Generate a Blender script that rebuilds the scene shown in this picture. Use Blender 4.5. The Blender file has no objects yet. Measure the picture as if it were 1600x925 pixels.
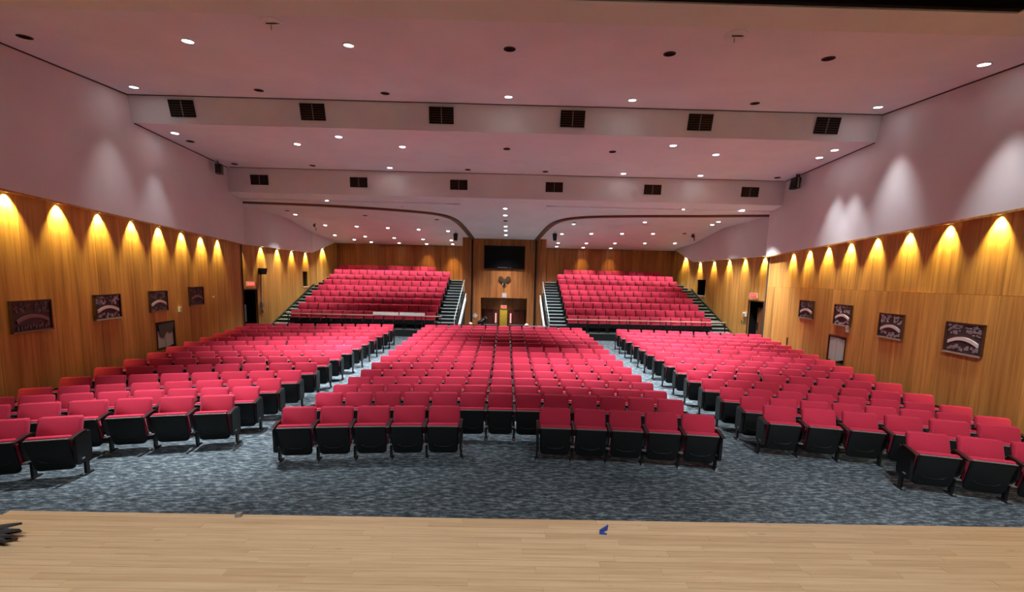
import bpy, math, random
from mathutils import Vector, Matrix
random.seed(7)
scene = bpy.context.scene
COL = scene.collection
R = math.radians

# ------------------------------------------------------------------ camera
cd = bpy.data.cameras.new('camera')
cam = bpy.data.objects.new('camera', cd); COL.objects.link(cam)
F_PX, YAW, PITCH, ROLL = 650.0, R(0.6), R(6.2), R(1.3)
cd.sensor_fit = 'HORIZONTAL'; cd.sensor_width = 36.0
cd.lens = 36.0 * F_PX / 1600.0
cd.shift_x = 0.0; cd.shift_y = (505.0 - 462.5) / 1600.0
cd.clip_start = 0.05; cd.clip_end = 200
fw = Vector((math.sin(YAW) * math.cos(PITCH), math.cos(YAW) * math.cos(PITCH), -math.sin(PITCH)))
rt = fw.cross(Vector((0, 0, 1))).normalized(); up = rt.cross(fw)
c_, s_ = math.cos(ROLL), math.sin(ROLL)
rt2 = rt * c_ + up * s_; up2 = up * c_ - rt * s_
m = Matrix((rt2, up2, -fw)).transposed().to_4x4()
m.translation = Vector((0.10, 0.0, 3.05))
cam.matrix_world = m
scene.camera = cam

# ------------------------------------------------------------------ world and exposure
w = bpy.data.worlds.new('world'); scene.world = w; w.use_nodes = True
w.node_tree.nodes['Background'].inputs[0].default_value = (0.5, 0.45, 0.45, 1)
w.node_tree.nodes['Background'].inputs[1].default_value = 0.02
vs = scene.view_settings
vs.view_transform = 'Standard'; vs.look = 'None'; vs.gamma = 1.0; vs.use_curve_mapping = False
vs.exposure = 1.4
DOWN_W, WASH_W, STAGE_W, FILL_FLOOD_W = 1800.0, 140.0, 290.0, 20.0

# ------------------------------------------------------------------ materials
def mat(name, col, rough=0.6, metal=0.0, spec=0.4):
    mt = bpy.data.materials.new(name); mt.use_nodes = True
    b = mt.node_tree.nodes['Principled BSDF']
    b.inputs['Base Color'].default_value = (*col, 1); b.inputs['Roughness'].default_value = rough
    b.inputs['Metallic'].default_value = metal; b.inputs['Specular IOR Level'].default_value = spec
    return mt
def nodes(mt):
    nt = mt.node_tree
    return nt, nt.nodes, nt.links, nt.nodes['Principled BSDF']
def ramp(nd, stops):
    r = nd.new('ShaderNodeValToRGB'); e = r.color_ramp.elements
    e[0].position, e[0].color = stops[0][0], (*stops[0][1], 1)
    e[1].position, e[1].color = stops[-1][0], (*stops[-1][1], 1)
    for p, c in stops[1:-1]:
        x = e.new(p); x.color = (*c, 1)
    return r
def noise(nd, ln, scale, vec=None, detail=4.0, rough=0.55):
    n = nd.new('ShaderNodeTexNoise'); n.inputs['Scale'].default_value = scale
    n.inputs['Detail'].default_value = detail; n.inputs['Roughness'].default_value = rough
    if vec is not None: ln.new(vec, n.inputs['Vector'])
    return n
def mapping(nd, ln, src, sc, rot=(0, 0, 0)):
    mp = nd.new('ShaderNodeMapping'); mp.inputs['Scale'].default_value = sc; mp.inputs['Rotation'].default_value = rot
    ln.new(src, mp.inputs['Vector']); return mp
def bump(nd, ln, h, bsdf, strength, dist=0.01):
    b = nd.new('ShaderNodeBump'); b.inputs['Strength'].default_value = strength; b.inputs['Distance'].default_value = dist
    ln.new(h, b.inputs['Height']); ln.new(b.outputs[0], bsdf.inputs['Normal'])
def mixc(nd, ln, a, b, fac, mode='MULTIPLY'):
    x = nd.new('ShaderNodeMix'); x.data_type = 'RGBA'; x.blend_type = mode
    if isinstance(fac, float): x.inputs[0].default_value = fac
    else: ln.new(fac, x.inputs[0])
    for s, v in ((6, a), (7, b)):
        if isinstance(v, tuple): x.inputs[s].default_value = (*v, 1)
        else: ln.new(v, x.inputs[s])
    return x.outputs[2]

def paint(name, col):
    mt = mat(name, col, 0.75, 0, 0.25); nt, nd, ln, b = nodes(mt)
    g = nd.new('ShaderNodeNewGeometry')
    n = noise(nd, ln, 0.8, g.outputs['Position'], 5)
    r = ramp(nd, [(0.3, tuple(c * 0.95 for c in col)), (0.7, tuple(min(1, c * 1.04) for c in col))])
    ln.new(n.outputs[0], r.inputs[0]); ln.new(r.outputs[0], b.inputs['Base Color'])
    n2 = noise(nd, ln, 60, g.outputs['Position'], 2); bump(nd, ln, n2.outputs[0], b, 0.06, 0.004)
    return mt
def wood(name, dark, mid, light, horiz=False, grooves=True):
    mt = mat(name, mid, 0.5, 0, 0.35); nt, nd, ln, b = nodes(mt)
    g = nd.new('ShaderNodeNewGeometry'); oi = nd.new('ShaderNodeObjectInfo')
    off = nd.new('ShaderNodeVectorMath'); off.operation = 'MULTIPLY_ADD'
    ln.new(oi.outputs['Random'], off.inputs[0]); off.inputs[1].default_value = (37, 37, 37); ln.new(g.outputs['Position'], off.inputs[2])
    sc = (0.35, 9, 9) if horiz else (9, 9, 0.35)
    mp = mapping(nd, ln, off.outputs[0], sc)
    n = noise(nd, ln, 1.6, mp.outputs[0], 6, 0.62)
    r = ramp(nd, [(0.28, dark), (0.5, mid), (0.74, light)])
    ln.new(n.outputs[0], r.inputs[0])
    sc2 = (0.12, 2.6, 2.6) if horiz else (2.6, 2.6, 0.12)
    mp2 = mapping(nd, ln, off.outputs[0], sc2); n2 = noise(nd, ln, 1.0, mp2.outputs[0], 3)
    r2 = ramp(nd, [(0.3, (0.72, 0.68, 0.64)), (0.7, (1.12, 1.1, 1.06))]); ln.new(n2.outputs[0], r2.inputs[0])
    c = mixc(nd, ln, r.outputs[0], r2.outputs[0], 1.0)
    r3 = ramp(nd, [(0.0, (0.82, 0.8, 0.78)), (1.0, (1.1, 1.08, 1.05))]); ln.new(oi.outputs['Random'], r3.inputs[0])
    c = mixc(nd, ln, c, r3.outputs[0], 1.0)
    ln.new(c, b.inputs['Base Color'])
    bump(nd, ln, n.outputs[0], b, 0.25, 0.004)
    return mt
M = {}
M['ceiling'] = paint('ceiling_paint', (0.84, 0.83, 0.84))
M['upper'] = paint('upper_wall_paint', (0.72, 0.69, 0.70))
M['beige'] = paint('soffit_paint', (0.82, 0.84, 0.72))
M['gap'] = mat('shadow_gap', (0.06, 0.03, 0.03), 0.9)
M['wood'] = wood('wall_wood', (0.37, 0.170, 0.038), (0.58, 0.300, 0.078), (0.70, 0.40, 0.115))
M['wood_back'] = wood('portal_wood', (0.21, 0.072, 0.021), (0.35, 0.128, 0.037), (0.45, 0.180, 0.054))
M['track'] = wood('track_wood', (0.13, 0.050, 0.026), (0.20, 0.078, 0.038), (0.26, 0.105, 0.052), True)
M['dark'] = mat('dark_void', (0.012, 0.010, 0.010), 0.9, 0, 0.1)
M['shell'] = mat('wall_shell', (0.06, 0.035, 0.02), 0.9)
M['black'] = mat('black_plastic', (0.0085, 0.010, 0.010), 0.5, 0, 0.35)
M['blackmetal'] = mat('black_metal', (0.012, 0.011, 0.012), 0.4, 0.2)
M['arm'] = mat('armrest_dark', (0.022, 0.014, 0.014), 0.35)
M['steel'] = mat('steel', (0.55, 0.56, 0.56), 0.35, 0.85)
M['white'] = mat('white_plastic', (0.75, 0.72, 0.68), 0.5)
M['greypaint'] = mat('grey_paint', (0.42, 0.46, 0.45), 0.5)
M['edge'] = mat('seat_edge', (0.16, 0.16, 0.16), 0.5)
M['frame'] = wood('frame_wood', (0.045, 0.018, 0.012), (0.075, 0.028, 0.016), (0.11, 0.042, 0.022), True)
M['plaqueback'] = mat('plaque_backing', (0.055, 0.042, 0.042), 0.55)
M['relief'] = mat('plaque_relief', (0.20, 0.155, 0.15), 0.4, 0.35)
M['banner'] = mat('plaque_banner', (0.72, 0.63, 0.60), 0.45)
M['doorred'] = wood('door_red', (0.10, 0.022, 0.014), (0.15, 0.032, 0.02), (0.19, 0.045, 0.026))
M['doorbrown'] = wood('door_brown', (0.10, 0.042, 0.014), (0.15, 0.064, 0.022), (0.20, 0.09, 0.03))
M['yellow'] = mat('yellow_paint', (0.55, 0.40, 0.06), 0.5)
M['screen'] = mat('screen_glass', (0.003, 0.003, 0.004), 0.35, 0, 0.15)
M['railwood'] = mat('rail_wood', (0.72, 0.47, 0.34), 0.45)
M['paper'] = mat('paper', (0.80, 0.77, 0.72), 0.7)
M['bronze'] = mat('bronze', (0.085, 0.05, 0.028), 0.45, 0.4)
M['blue'] = mat('blue_tape', (0.03, 0.07, 0.36), 0.5)
M['grey'] = mat('grey_block', (0.26, 0.22, 0.19), 0.8)
M['feather'] = mat('dark_feather', (0.035, 0.03, 0.028), 0.7)
M['cloth'] = mat('curtain_cloth', (0.50, 0.55, 0.50), 0.85)
M['darkcloth'] = mat('torn_lining', (0.085, 0.085, 0.065), 0.9)
M['tread'] = mat('tread_carpet', (0.16, 0.20, 0.21), 0.9)
M['riser'] = mat('riser_black', (0.008, 0.012, 0.011), 0.6)
M['nosing'] = mat('nosing', (0.42, 0.47, 0.46), 0.5, 0.3)

def emit(name, col, st):
    mt = bpy.data.materials.new(name); mt.use_nodes = True; nt = mt.node_tree; nt.nodes.clear()
    e = nt.nodes.new('ShaderNodeEmission'); o = nt.nodes.new('ShaderNodeOutputMaterial')
    e.inputs[0].default_value = (*col, 1); e.inputs[1].default_value = st; nt.links.new(e.outputs[0], o.inputs[0])
    return mt
M['lamp'] = emit('lamp_lens', (0.92, 0.96, 1.0), 9.0)
M['lampdim'] = emit('lamp_lens_dim', (1.0, 0.9, 0.82), 0.9)
M['star'] = emit('lamp_lens_bright', (1.0, 0.97, 0.92), 40.0)
M['washlamp'] = emit('wash_lens', (1.0, 0.82, 0.30), 1.2)
M['exit'] = emit('exit_sign_face', (1.0, 0.09, 0.05), 0.36)
M['exitletter'] = emit('exit_sign_letters', (1.0, 0.45, 0.38), 0.42)
M['winpink'] = emit('door_window_glow', (1.0, 0.50, 0.46), 0.38)

def fabric():
    mt = mat('red_fabric', (0.50, 0.012, 0.04), 0.85, 0, 0.2); nt, nd, ln, b = nodes(mt)
    oi = nd.new('ShaderNodeObjectInfo'); g = nd.new('ShaderNodeNewGeometry')
    r = ramp(nd, [(0.0, (0.385, 0.019, 0.044)), (1.0, (0.47, 0.025, 0.060))]); ln.new(oi.outputs['Random'], r.inputs[0])
    ln.new(r.outputs[0], b.inputs['Base Color'])
    n = noise(nd, ln, 350, g.outputs['Position'], 2); bump(nd, ln, n.outputs[0], b, 0.15, 0.002)
    b.inputs['Sheen Weight'].default_value = 0.12; b.inputs['Sheen Tint'].default_value = (1, 0.5, 0.65, 1)
    return mt
M['red'] = fabric()
def carpet():
    mt = mat('carpet', (0.12, 0.15, 0.17), 0.95, 0, 0.1); nt, nd, ln, b = nodes(mt)
    g = nd.new('ShaderNodeNewGeometry')
    mp = mapping(nd, ln, g.outputs['Position'], (2.6, 8.5, 1), (0, 0, R(-14)))
    n = noise(nd, ln, 2.6, mp.outputs[0], 9, 0.72)
    r = ramp(nd, [(0.38, (0.022, 0.031, 0.036)), (0.5, (0.060, 0.078, 0.090)), (0.62, (0.20, 0.245, 0.265))])
    ln.new(n.outputs[0], r.inputs[0])
    ck = nd.new('ShaderNodeTexBrick'); mp2 = mapping(nd, ln, g.outputs['Position'], (1, 1, 1))
    ln.new(mp2.outputs[0], ck.inputs['Vector'])
    ck.inputs['Color1'].default_value = (0.86, 0.86, 0.86, 1); ck.inputs['Color2'].default_value = (1.1, 1.1, 1.1, 1); ck.inputs['Mortar'].default_value = (0.85, 0.85, 0.85, 1)
    ck.inputs['Scale'].default_value = 1.0; ck.inputs['Mortar Size'].default_value = 0.004; ck.inputs['Brick Width'].default_value = 0.9; ck.inputs['Row Height'].default_value = 0.25
    c = mixc(nd, ln, r.outputs[0], ck.outputs[0], 1.0)
    ln.new(c, b.inputs['Base Color'])
    n2 = noise(nd, ln, 90, g.outputs['Position'], 3); bump(nd, ln, n2.outputs[0], b, 0.4, 0.01)
    return mt
M['carpet'] = carpet()
def maple():
    mt = mat('maple', (0.55, 0.36, 0.19), 0.34, 0, 0.4); nt, nd, ln, b = nodes(mt)
    g = nd.new('ShaderNodeNewGeometry'); oi = nd.new('ShaderNodeObjectInfo')
    off = nd.new('ShaderNodeVectorMath'); off.operation = 'MULTIPLY_ADD'
    ln.new(oi.outputs['Random'], off.inputs[0]); off.inputs[1].default_value = (53, 53, 53); ln.new(g.outputs['Position'], off.inputs[2])
    mp = mapping(nd, ln, off.outputs[0], (0.9, 22, 1)); n = noise(nd, ln, 2.0, mp.outputs[0], 6, 0.6)
    r = ramp(nd, [(0.22, (0.39, 0.255, 0.135)), (0.5, (0.50, 0.345, 0.195)), (0.8, (0.57, 0.41, 0.25))]); ln.new(n.outputs[0], r.inputs[0])
    r3 = ramp(nd, [(0.0, (0.90, 0.86, 0.82)), (0.2, (0.98, 0.97, 0.96)), (1.0, (1.05, 1.05, 1.04))]); ln.new(oi.outputs['Random'], r3.inputs[0])
    c = mixc(nd, ln, r.outputs[0], r3.outputs[0], 1.0)
    mk = mapping(nd, ln, off.outputs[0], (3.0, 14, 1)); k = noise(nd, ln, 1.6, mk.outputs[0], 2)
    rk = ramp(nd, [(0.70, (1, 1, 1)), (0.80, (0.62, 0.5, 0.4))]); ln.new(k.outputs[0], rk.inputs[0])
    c = mixc(nd, ln, c, rk.outputs[0], 1.0)
    ln.new(c, b.inputs['Base Color'])
    return mt
M['maple'] = maple()

# ------------------------------------------------------------------ helpers
class MB:
    def __init__(s): s.v, s.f, s.mi = [], [], []
    def poly(s, pts, i=0):
        k = len(s.v); s.v += [tuple(p) for p in pts]; s.f.append(tuple(range(k, k + len(pts)))); s.mi.append(i)
    def hexa(s, a, b, i=0):           # two matching rings (bottom a, top b)
        n = len(a); k = len(s.v); s.v += [tuple(p) for p in a] + [tuple(p) for p in b]
        s.f.append(tuple(k + j for j in reversed(range(n)))); s.f.append(tuple(k + n + j for j in range(n))); s.mi += [i, i]
        for j in range(n):
            q = (j + 1) % n; s.f.append((k + j, k + q, k + n + q, k + n + j)); s.mi.append(i)
        return s
    def box(s, x0, x1, y0, y1, z0, z1, i=0):
        return s.hexa([(x0, y0, z0), (x1, y0, z0), (x1, y1, z0), (x0, y1, z0)], [(x0, y0, z1), (x1, y0, z1), (x1, y1, z1), (x0, y1, z1)], i)
    def loft(s, rings, i=0):
        n = len(rings[0]); k = len(s.v)
        for r in rings: s.v += [tuple(p) for p in r]
        s.f.append(tuple(k + j for j in reversed(range(n)))); s.mi.append(i)
        for a in range(len(rings) - 1):
            for j in range(n):
                q = (j + 1) % n; s.f.append((k + a * n + j, k + a * n + q, k + (a + 1) * n + q, k + (a + 1) * n + j)); s.mi.append(i)
        e = k + (len(rings) - 1) * n; s.f.append(tuple(e + j for j in range(n))); s.mi.append(i)
        return s
    def tube(s, pts, r, seg=6, i=0):
        pts = [Vector(p) for p in pts]; rings = []
        for a, p in enumerate(pts):
            d = (pts[min(a + 1, len(pts) - 1)] - pts[max(a - 1, 0)]).normalized()
            u = d.cross(Vector((0, 0, 1))); u = Vector((1, 0, 0)) if u.length < 1e-3 else u.normalized()
            v = d.cross(u); rr = r[a] if isinstance(r, (list, tuple)) else r
            rings.append([p + u * (rr * math.cos(t * 2 * math.pi / seg)) + v * (rr * math.sin(t * 2 * math.pi / seg)) for t in range(seg)])
        return s.loft(rings, i)
    def disc(s, c, r, h, seg=16, nrm=(0, 0, -1), i=0):
        c = Vector(c); nrm = Vector(nrm).normalized()
        return s.tube([c, c + nrm * h], r, seg, i)
    def mesh(s, name, mats, smooth=False):
        me = bpy.data.meshes.new(name); me.from_pydata(s.v, [], s.f)
        for mm in (mats if isinstance(mats, (list, tuple)) else [mats]): me.materials.append(mm)
        me.polygons.foreach_set('material_index', s.mi)
        if smooth: me.polygons.foreach_set('use_smooth', [True] * len(s.f))
        me.update()
        import bmesh
        bm = bmesh.new(); bm.from_mesh(me); bmesh.ops.recalc_face_normals(bm, faces=bm.faces); bm.to_mesh(me); bm.free()
        return me
    def obj(s, name, mats, parent=None, smooth=False):
        o = bpy.data.objects.new(name, s.mesh(name, mats, smooth)); COL.objects.link(o)
        if parent: o.parent = parent
        return o
def link(name, me, parent=None):
    o = bpy.data.objects.new(name, me); COL.objects.link(o)
    if parent: o.parent = parent
    return o
def tag(o, label, cat, group=None):
    o['label'] = label; o['category'] = cat
    if group: o['group'] = group
    return o
def thing(name, label, cat, loc=(0, 0, 0), rz=0.0, group=None):
    o = bpy.data.objects.new(name, None); COL.objects.link(o); o.empty_display_size = 0.1
    o.location = loc; o.rotation_euler = (0, 0, rz)
    return tag(o, label, cat, group)
def struct(o): o['kind'] = 'structure'; return o
def spot(name, loc, direction, watts, angle, blend, col, parent=None, radius=0.05):
    l = bpy.data.lights.new(name, 'SPOT'); l.energy = watts; l.spot_size = R(angle); l.spot_blend = blend; l.color = col; l.shadow_soft_size = radius
    o = bpy.data.objects.new(name, l); COL.objects.link(o)
    o.rotation_euler = Vector(direction).to_track_quat('-Z', 'Y').to_euler(); o.location = loc
    if parent: o.parent = parent
    return o
ORD = ['first', 'second', 'third', 'fourth', 'fifth', 'sixth', 'seventh', 'eighth', 'ninth', 'tenth', 'eleventh', 'twelfth', 'thirteenth', 'fourteenth', 'fifteenth', 'sixteenth', 'seventeenth']

# ------------------------------------------------------------------ plan of the hall (metres, stage edge at y = 2.95)
WA, WB = 8.16, 0.165                       # lower wall: |x| = WA + WB*y   up to y = 17.5
def wx(y): return WA + WB * y
def ztop(y): return 4.47 - 0.031 * (y - 8.0)
YJ = 17.5; XL2, XR2 = -11.7, 11.5          # walls beside the raised seating
YC_L, YC_R, YB = 24.95, 25.5, 27.6         # corners, back wall
ZT2 = 4.26
def z1(y): return 7.1 + 0.128 * (y - 7.9)
def z2(y): return 6.9 + 0.02 * (y - 11.58)
def z3(y): return 6.1 - 0.085 * (y - 16.5)
def zA(y): return 5.97 - 0.016 * (y - 17.6)
def zB(y): return 5.9 - 0.153 * (y - 22.05)
ROWN = list(range(1, 16))
RD = {1: 6.85}; RD.update({n: 7.75 + 0.80 * (n - 2) for n in range(2, 16)})
RR = {n: 26.0 + 2.8 * max(0, n - 4) for n in ROWN}; RR[1] = 24.5
ZF = {1: -0.03, 2: -0.045, 3: -0.1, 4: -0.13, 5: -0.14, 6: -0.125, 7: -0.105, 8: -0.09, 9: -0.07, 10: -0.055, 11: -0.04, 12: -0.02, 13: 0.0, 14: 0.025, 15: 0.05}
def rowy(n, x): return RD[n] - (RR[n] - math.sqrt(RR[n] ** 2 - x * x))
def floor_z(x, y):
    ys = [rowy(n, x) for n in ROWN]
    if y <= ys[0]: return ZF[1] * max(0.0, 1 - (ys[0] - y) / 1.2)
    for k in range(14):
        if y <= ys[k + 1]:
            t = (y - ys[k]) / (ys[k + 1] - ys[k]); return ZF[k + 1] * (1 - t) + ZF[k + 2] * t
    return min(0.06, 0.05 + 0.012 * (y - ys[14]))

# ------------------------------------------------------------------ floor
PIT = (-2.1, 1.85, 19.3, 26.8)
mb = MB(); xs = [-12 + 0.4 * i for i in range(61)]; ys_ = [1.5 + 0.3 * i for i in range(66)]
for i in range(60):
    for j in range(65):
        xa, xb, ya, yb = xs[i], xs[i + 1], ys_[j], ys_[j + 1]
        if xa >= PIT[0] - 0.05 and xb <= PIT[1] + 0.2 and ya >= PIT[2] - 0.05: continue
        mb.poly([(xa, ya, floor_z(xa, ya)), (xb, ya, floor_z(xb, ya)), (xb, yb, floor_z(xb, yb)), (xa, yb, floor_z(xa, yb))])
import bmesh
fo = mb.obj('floor', M['carpet'])
bm = bmesh.new(); bm.from_mesh(fo.data); bmesh.ops.remove_doubles(bm, verts=bm.verts, dist=0.001); [f.normal_flip() for f in bm.faces if f.normal.z < 0]; bm.to_mesh(fo.data); bm.free()
for p in fo.data.polygons: p.use_smooth = True
struct(fo)
# sunken way down to the doors under the screen
mb = MB()
mb.poly([(-2.4, 19.1, 0.05), (2.1, 19.1, 0.05), (2.1, 23.0, -0.98), (-2.4, 23.0, -0.98)])
mb.poly([(-2.4, 23.0, -0.98), (2.1, 23.0, -0.98), (2.1, 27.2, -0.98), (-2.4, 27.2, -0.98)])
mb.box(-2.5, -2.4, 19.3, 25.3, -1.1, 0.1); mb.box(2.1, 2.2, 19.3, 25.3, -1.1, 0.1)
struct(mb.obj('floor_ramp', M['carpet']))

# ------------------------------------------------------------------ stage
ZS, YE = 1.25, 2.95
mb = MB()
outline = [(-9, -7), (9, -7), (9, 2.2), (5.6, 2.60), (4.6, YE), (-3.56, YE), (-4.6, 2.62), (-9, 2.2)]
mb.hexa([(x, y, 0.0) for x, y in outline], [(x, y, ZS - 0.022) for x, y in outline])
st = struct(mb.obj('floor_stage', M['maple']))
# strip boards near the front edge, each its own piece
PW = 0.0575; row = 0; y = YE
while y > 1.50:
    x = -3.56 - random.uniform(0.1, 1.4); x_end = 4.6
    if row == 0: x = -3.56
    first = True
    while x < x_end:
        ln_ = random.uniform(0.55, 1.6)
        xa, xb = max(x, -3.72 - 0.9 * 0), min(x + ln_, x_end + 0.0)
        lo = -3.56 - (YE - y) * 2.6 if y < YE else -3.56
        xa = max(x, max(lo, -4.6))
        if xb - xa > 0.05:
            m_ = MB().box(xa + 0.0006, xb - 0.0006, y - PW + 0.0006, y - 0.0006, ZS - 0.022, ZS + random.uniform(-0.0004, 0.0004))
            m_.obj('plank', M['maple'], st)
        x += ln_
    y -= PW; row += 1
MB().box(-9, 9, -7, 1.48, ZS - 0.022, ZS).obj('plank_field', M['maple'], st)
MB().box(-9, 9, 1.48 - 0.03, 2.2, ZS - 0.03, ZS - 0.021).obj('subfloor', M['maple'], st)

# ------------------------------------------------------------------ wood panelled walls
def panel_wall(name, p0, p1, zlo, zhi, openings=(), pitch=0.61, thick=0.05, normal=None, woodm=None, shell_off=0.6, zhi2=None, tiers=None):
    """p0,p1: plan ends; zhi function of s; openings (s0,s1,z0,z1). Boards are pieces of the wall."""
    p0, p1 = Vector((*p0, 0)), Vector((*p1, 0)); L = (p1 - p0).length; d = (p1 - p0) / L
    n = Vector((-d.y, d.x, 0)) * normal                       # into the room
    sh = MB(); a = p0 - n * shell_off; b = p1 - n * shell_off
    sh.hexa([a - n * 0.1, b - n * 0.1, b, a], [q + Vector((0, 0, 8.0)) for q in (a - n * 0.1, b - n * 0.1, b, a)])
    for v_i in range(len(sh.v)):
        x, yv, z = sh.v[v_i]; sh.v[v_i] = (x, yv, z - (1.2 if z < 0.5 else 0))
    root = struct(sh.obj(name, M['shell']))
    cuts = [i * pitch for i in range(int(L / pitch) + 1)] + [L]
    for (s0, s1, _, _) in openings:
        cuts = [c for c in cuts if abs(c - s0) > 0.12 and abs(c - s1) > 0.12] + [s0, s1]
    cuts = sorted(set(cuts)); g = 0.004
    for k in range(len(cuts) - 1):
        s0, s1 = cuts[k], cuts[k + 1]
        if s1 - s0 < 0.03: continue
        spans = [(zlo, None)]
        for (o0, o1, oz0, oz1) in openings:
            if s0 >= o0 - 1e-4 and s1 <= o1 + 1e-4: spans = ([(zlo, oz0)] if oz0 > zlo + 0.02 else []) + [(oz1, None)]
        if tiers:
            ns = []
            for (u, v_) in spans:
                if u < tiers and (v_ is None or v_ > tiers): ns += [(u, tiers - 0.006), (tiers, v_)]
                else: ns.append((u, v_))
            spans = ns
        for (u, v_) in spans:
            dz = random.uniform(0, 0.006) + (0.012 if tiers and v_ is not None and v_ < tiers else 0)
            q = [p0 + d * (s0 + g), p0 + d * (s1 - g), p0 + d * (s1 - g) - n * thick, p0 + d * (s0 + g) - n * thick]
            q = [v + n * dz if i_ < 2 else v for i_, v in enumerate(q)]
            lo = [(v.x, v.y, u) for v in q]
            sv = [s0, s1, s1, s0]
            hi = [(v.x, v.y, (v_ if v_ is not None else zhi(sv[i_]))) for i_, v in enumerate(q)]
            MB().hexa(lo, hi).obj('wood_panel', woodm or M['wood'], root)
    return root, p0, d, n
sL = math.hypot(1, WB)
def s_of(y): return (y - 3.0) * sL
wl = panel_wall('wall_left', (-wx(3.0), 3.0), (-wx(YJ), YJ), -0.2, lambda s: ztop(3.0 + s / sL), openings=[(s_of(12.15), s_of(12.95), 0.72, 1.50)], normal=-1)
wr = panel_wall('wall_right', (wx(3.0), 3.0), (wx(YJ), YJ), -0.2, lambda s: ztop(3.0 + s / sL), openings=[(s_of(12.15), s_of(12.98), 0.72, 1.47)], normal=1, tiers=2.93)
wl2 = panel_wall('wall_rear_left', (XL2, YJ), (XL2, YC_L), -0.2, lambda s: ZT2, openings=[(18.49 - YJ, 19.62 - YJ, -0.2, 2.24), (24.1 - YJ, 24.66 - YJ, 2.3, 3.15)], normal=-1)
wr2 = panel_wall('wall_rear_right', (XR2, YJ), (XR2, YC_R), -0.2, lambda s: ZT2, openings=[(18.43 - YJ, 19.56 - YJ, -0.2, 2.22), (24.1 - YJ, 25.15 - YJ, 2.28, 3.2)], normal=1)
# short returns at the jog
panel_wall('wall_jog_left', (-wx(YJ), YJ + 0.02), (XL2, YJ + 0.02), -0.2, lambda s: 4.5, normal=1, shell_off=0.06)
panel_wall('wall_jog_right', (wx(YJ), YJ + 0.02), (XR2, YJ + 0.02), -0.2, lambda s: 4.5, normal=-1, shell_off=0.06)
# angled corners and back wall
CL, CR = (-11.15, YB), (10.98, YB)
def cornertop(s, L): return ZT2 + (5.25 - ZT2) * min(1, s / L)
Lc = math.hypot(CL[0] - XL2, YB - YC_L); Lr = math.hypot(CR[0] - XR2, YB - YC_R)
panel_wall('wall_corner_left', (XL2, YC_L), CL, 1.0, lambda s: cornertop(s, Lc), normal=-1, shell_off=0.3)
panel_wall('wall_corner_right', (XR2, YC_R), CR, 1.0, lambda s: cornertop(s, Lr), normal=1, shell_off=0.3)
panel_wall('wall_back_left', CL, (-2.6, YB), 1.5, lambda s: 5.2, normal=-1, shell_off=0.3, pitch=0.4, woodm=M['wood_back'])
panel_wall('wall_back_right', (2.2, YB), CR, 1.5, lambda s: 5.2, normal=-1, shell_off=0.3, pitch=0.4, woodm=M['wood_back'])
# portal block between the two stands
YP = 25.3; PX0, PX1 = -2.70, 2.32; TX0, TX1 = -2.10, 1.71; OX0, OX1, OZ = -1.57, 1.25, 1.83
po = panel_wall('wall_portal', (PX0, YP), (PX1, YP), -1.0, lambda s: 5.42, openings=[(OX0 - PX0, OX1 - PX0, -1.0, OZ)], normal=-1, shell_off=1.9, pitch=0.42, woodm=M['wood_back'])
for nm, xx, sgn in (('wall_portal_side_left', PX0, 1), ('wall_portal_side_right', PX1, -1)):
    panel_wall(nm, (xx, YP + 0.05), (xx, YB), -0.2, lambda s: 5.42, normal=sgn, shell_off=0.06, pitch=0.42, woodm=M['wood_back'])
for k, xx in enumerate((TX0, TX1)):
    struct(MB().box(xx - 0.05, xx + 0.05, YP - 0.06, YP + 0.0, 0.0, 5.42).obj('trim_%d' % (k + 1), M['blackmetal']))

# ------------------------------------------------------------------ upper walls (painted), their undersides carry the wall washers
UO = 0.17
def upper(name, sgn):
    mb = MB(); ys = [3.0, 8.0, 12.0, YJ + 0.12]
    inn = [(sgn * (wx(y) - UO), y) for y in ys]; out = [(sgn * (wx(y) + 0.55), y) for y in reversed(ys)]
    pl = inn + out; zl = [ztop(y) for y in ys] + [ztop(y) for y in reversed(ys)]
    mb.hexa([(x, y, z) for (x, y), z in zip(pl, zl)], [(x, y, 8.0) for x, y in pl])
    return struct(mb.obj(name, M['upper']))
upper('wall_upper_left', -1); upper('wall_upper_right', 1)
for nm, X, YC, cx, sgn in (('wall_upper_rear_left', XL2, YC_L, CL[0], -1), ('wall_upper_rear_right', XR2, YC_R, CR[0], 1)):
    mb = MB(); xi = X - sgn * 0.2
    pl = [(xi, YJ + 0.12), (xi, YC), (X + sgn * 0.5, YC), (X + sgn * 0.5, YJ + 0.12)]
    mb.hexa([(x, y, ZT2) for x, y in pl], [(x, y, 6.6) for x, y in pl])
    # angled end whose lower edge climbs to the ceiling
    e = 0.22; d = Vector((cx - X, YB - YC, 0)).normalized(); n = Vector((-d.y, d.x, 0)) * (-1 if sgn < 0 else 1)
    a = Vector((X, YC, 0)) + n * e; b = Vector((cx, YB, 0)) + n * e; a2 = a - n * 0.7; b2 = b - n * 0.7
    mb.hexa([(a.x, a.y, ZT2), (b.x, b.y, 5.22), (b2.x, b2.y, 5.22), (a2.x, a2.y, ZT2)], [(q.x, q.y, 6.6) for q in (a, b, b2, a2)])
    struct(mb.obj(nm, M['upper']))
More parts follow.
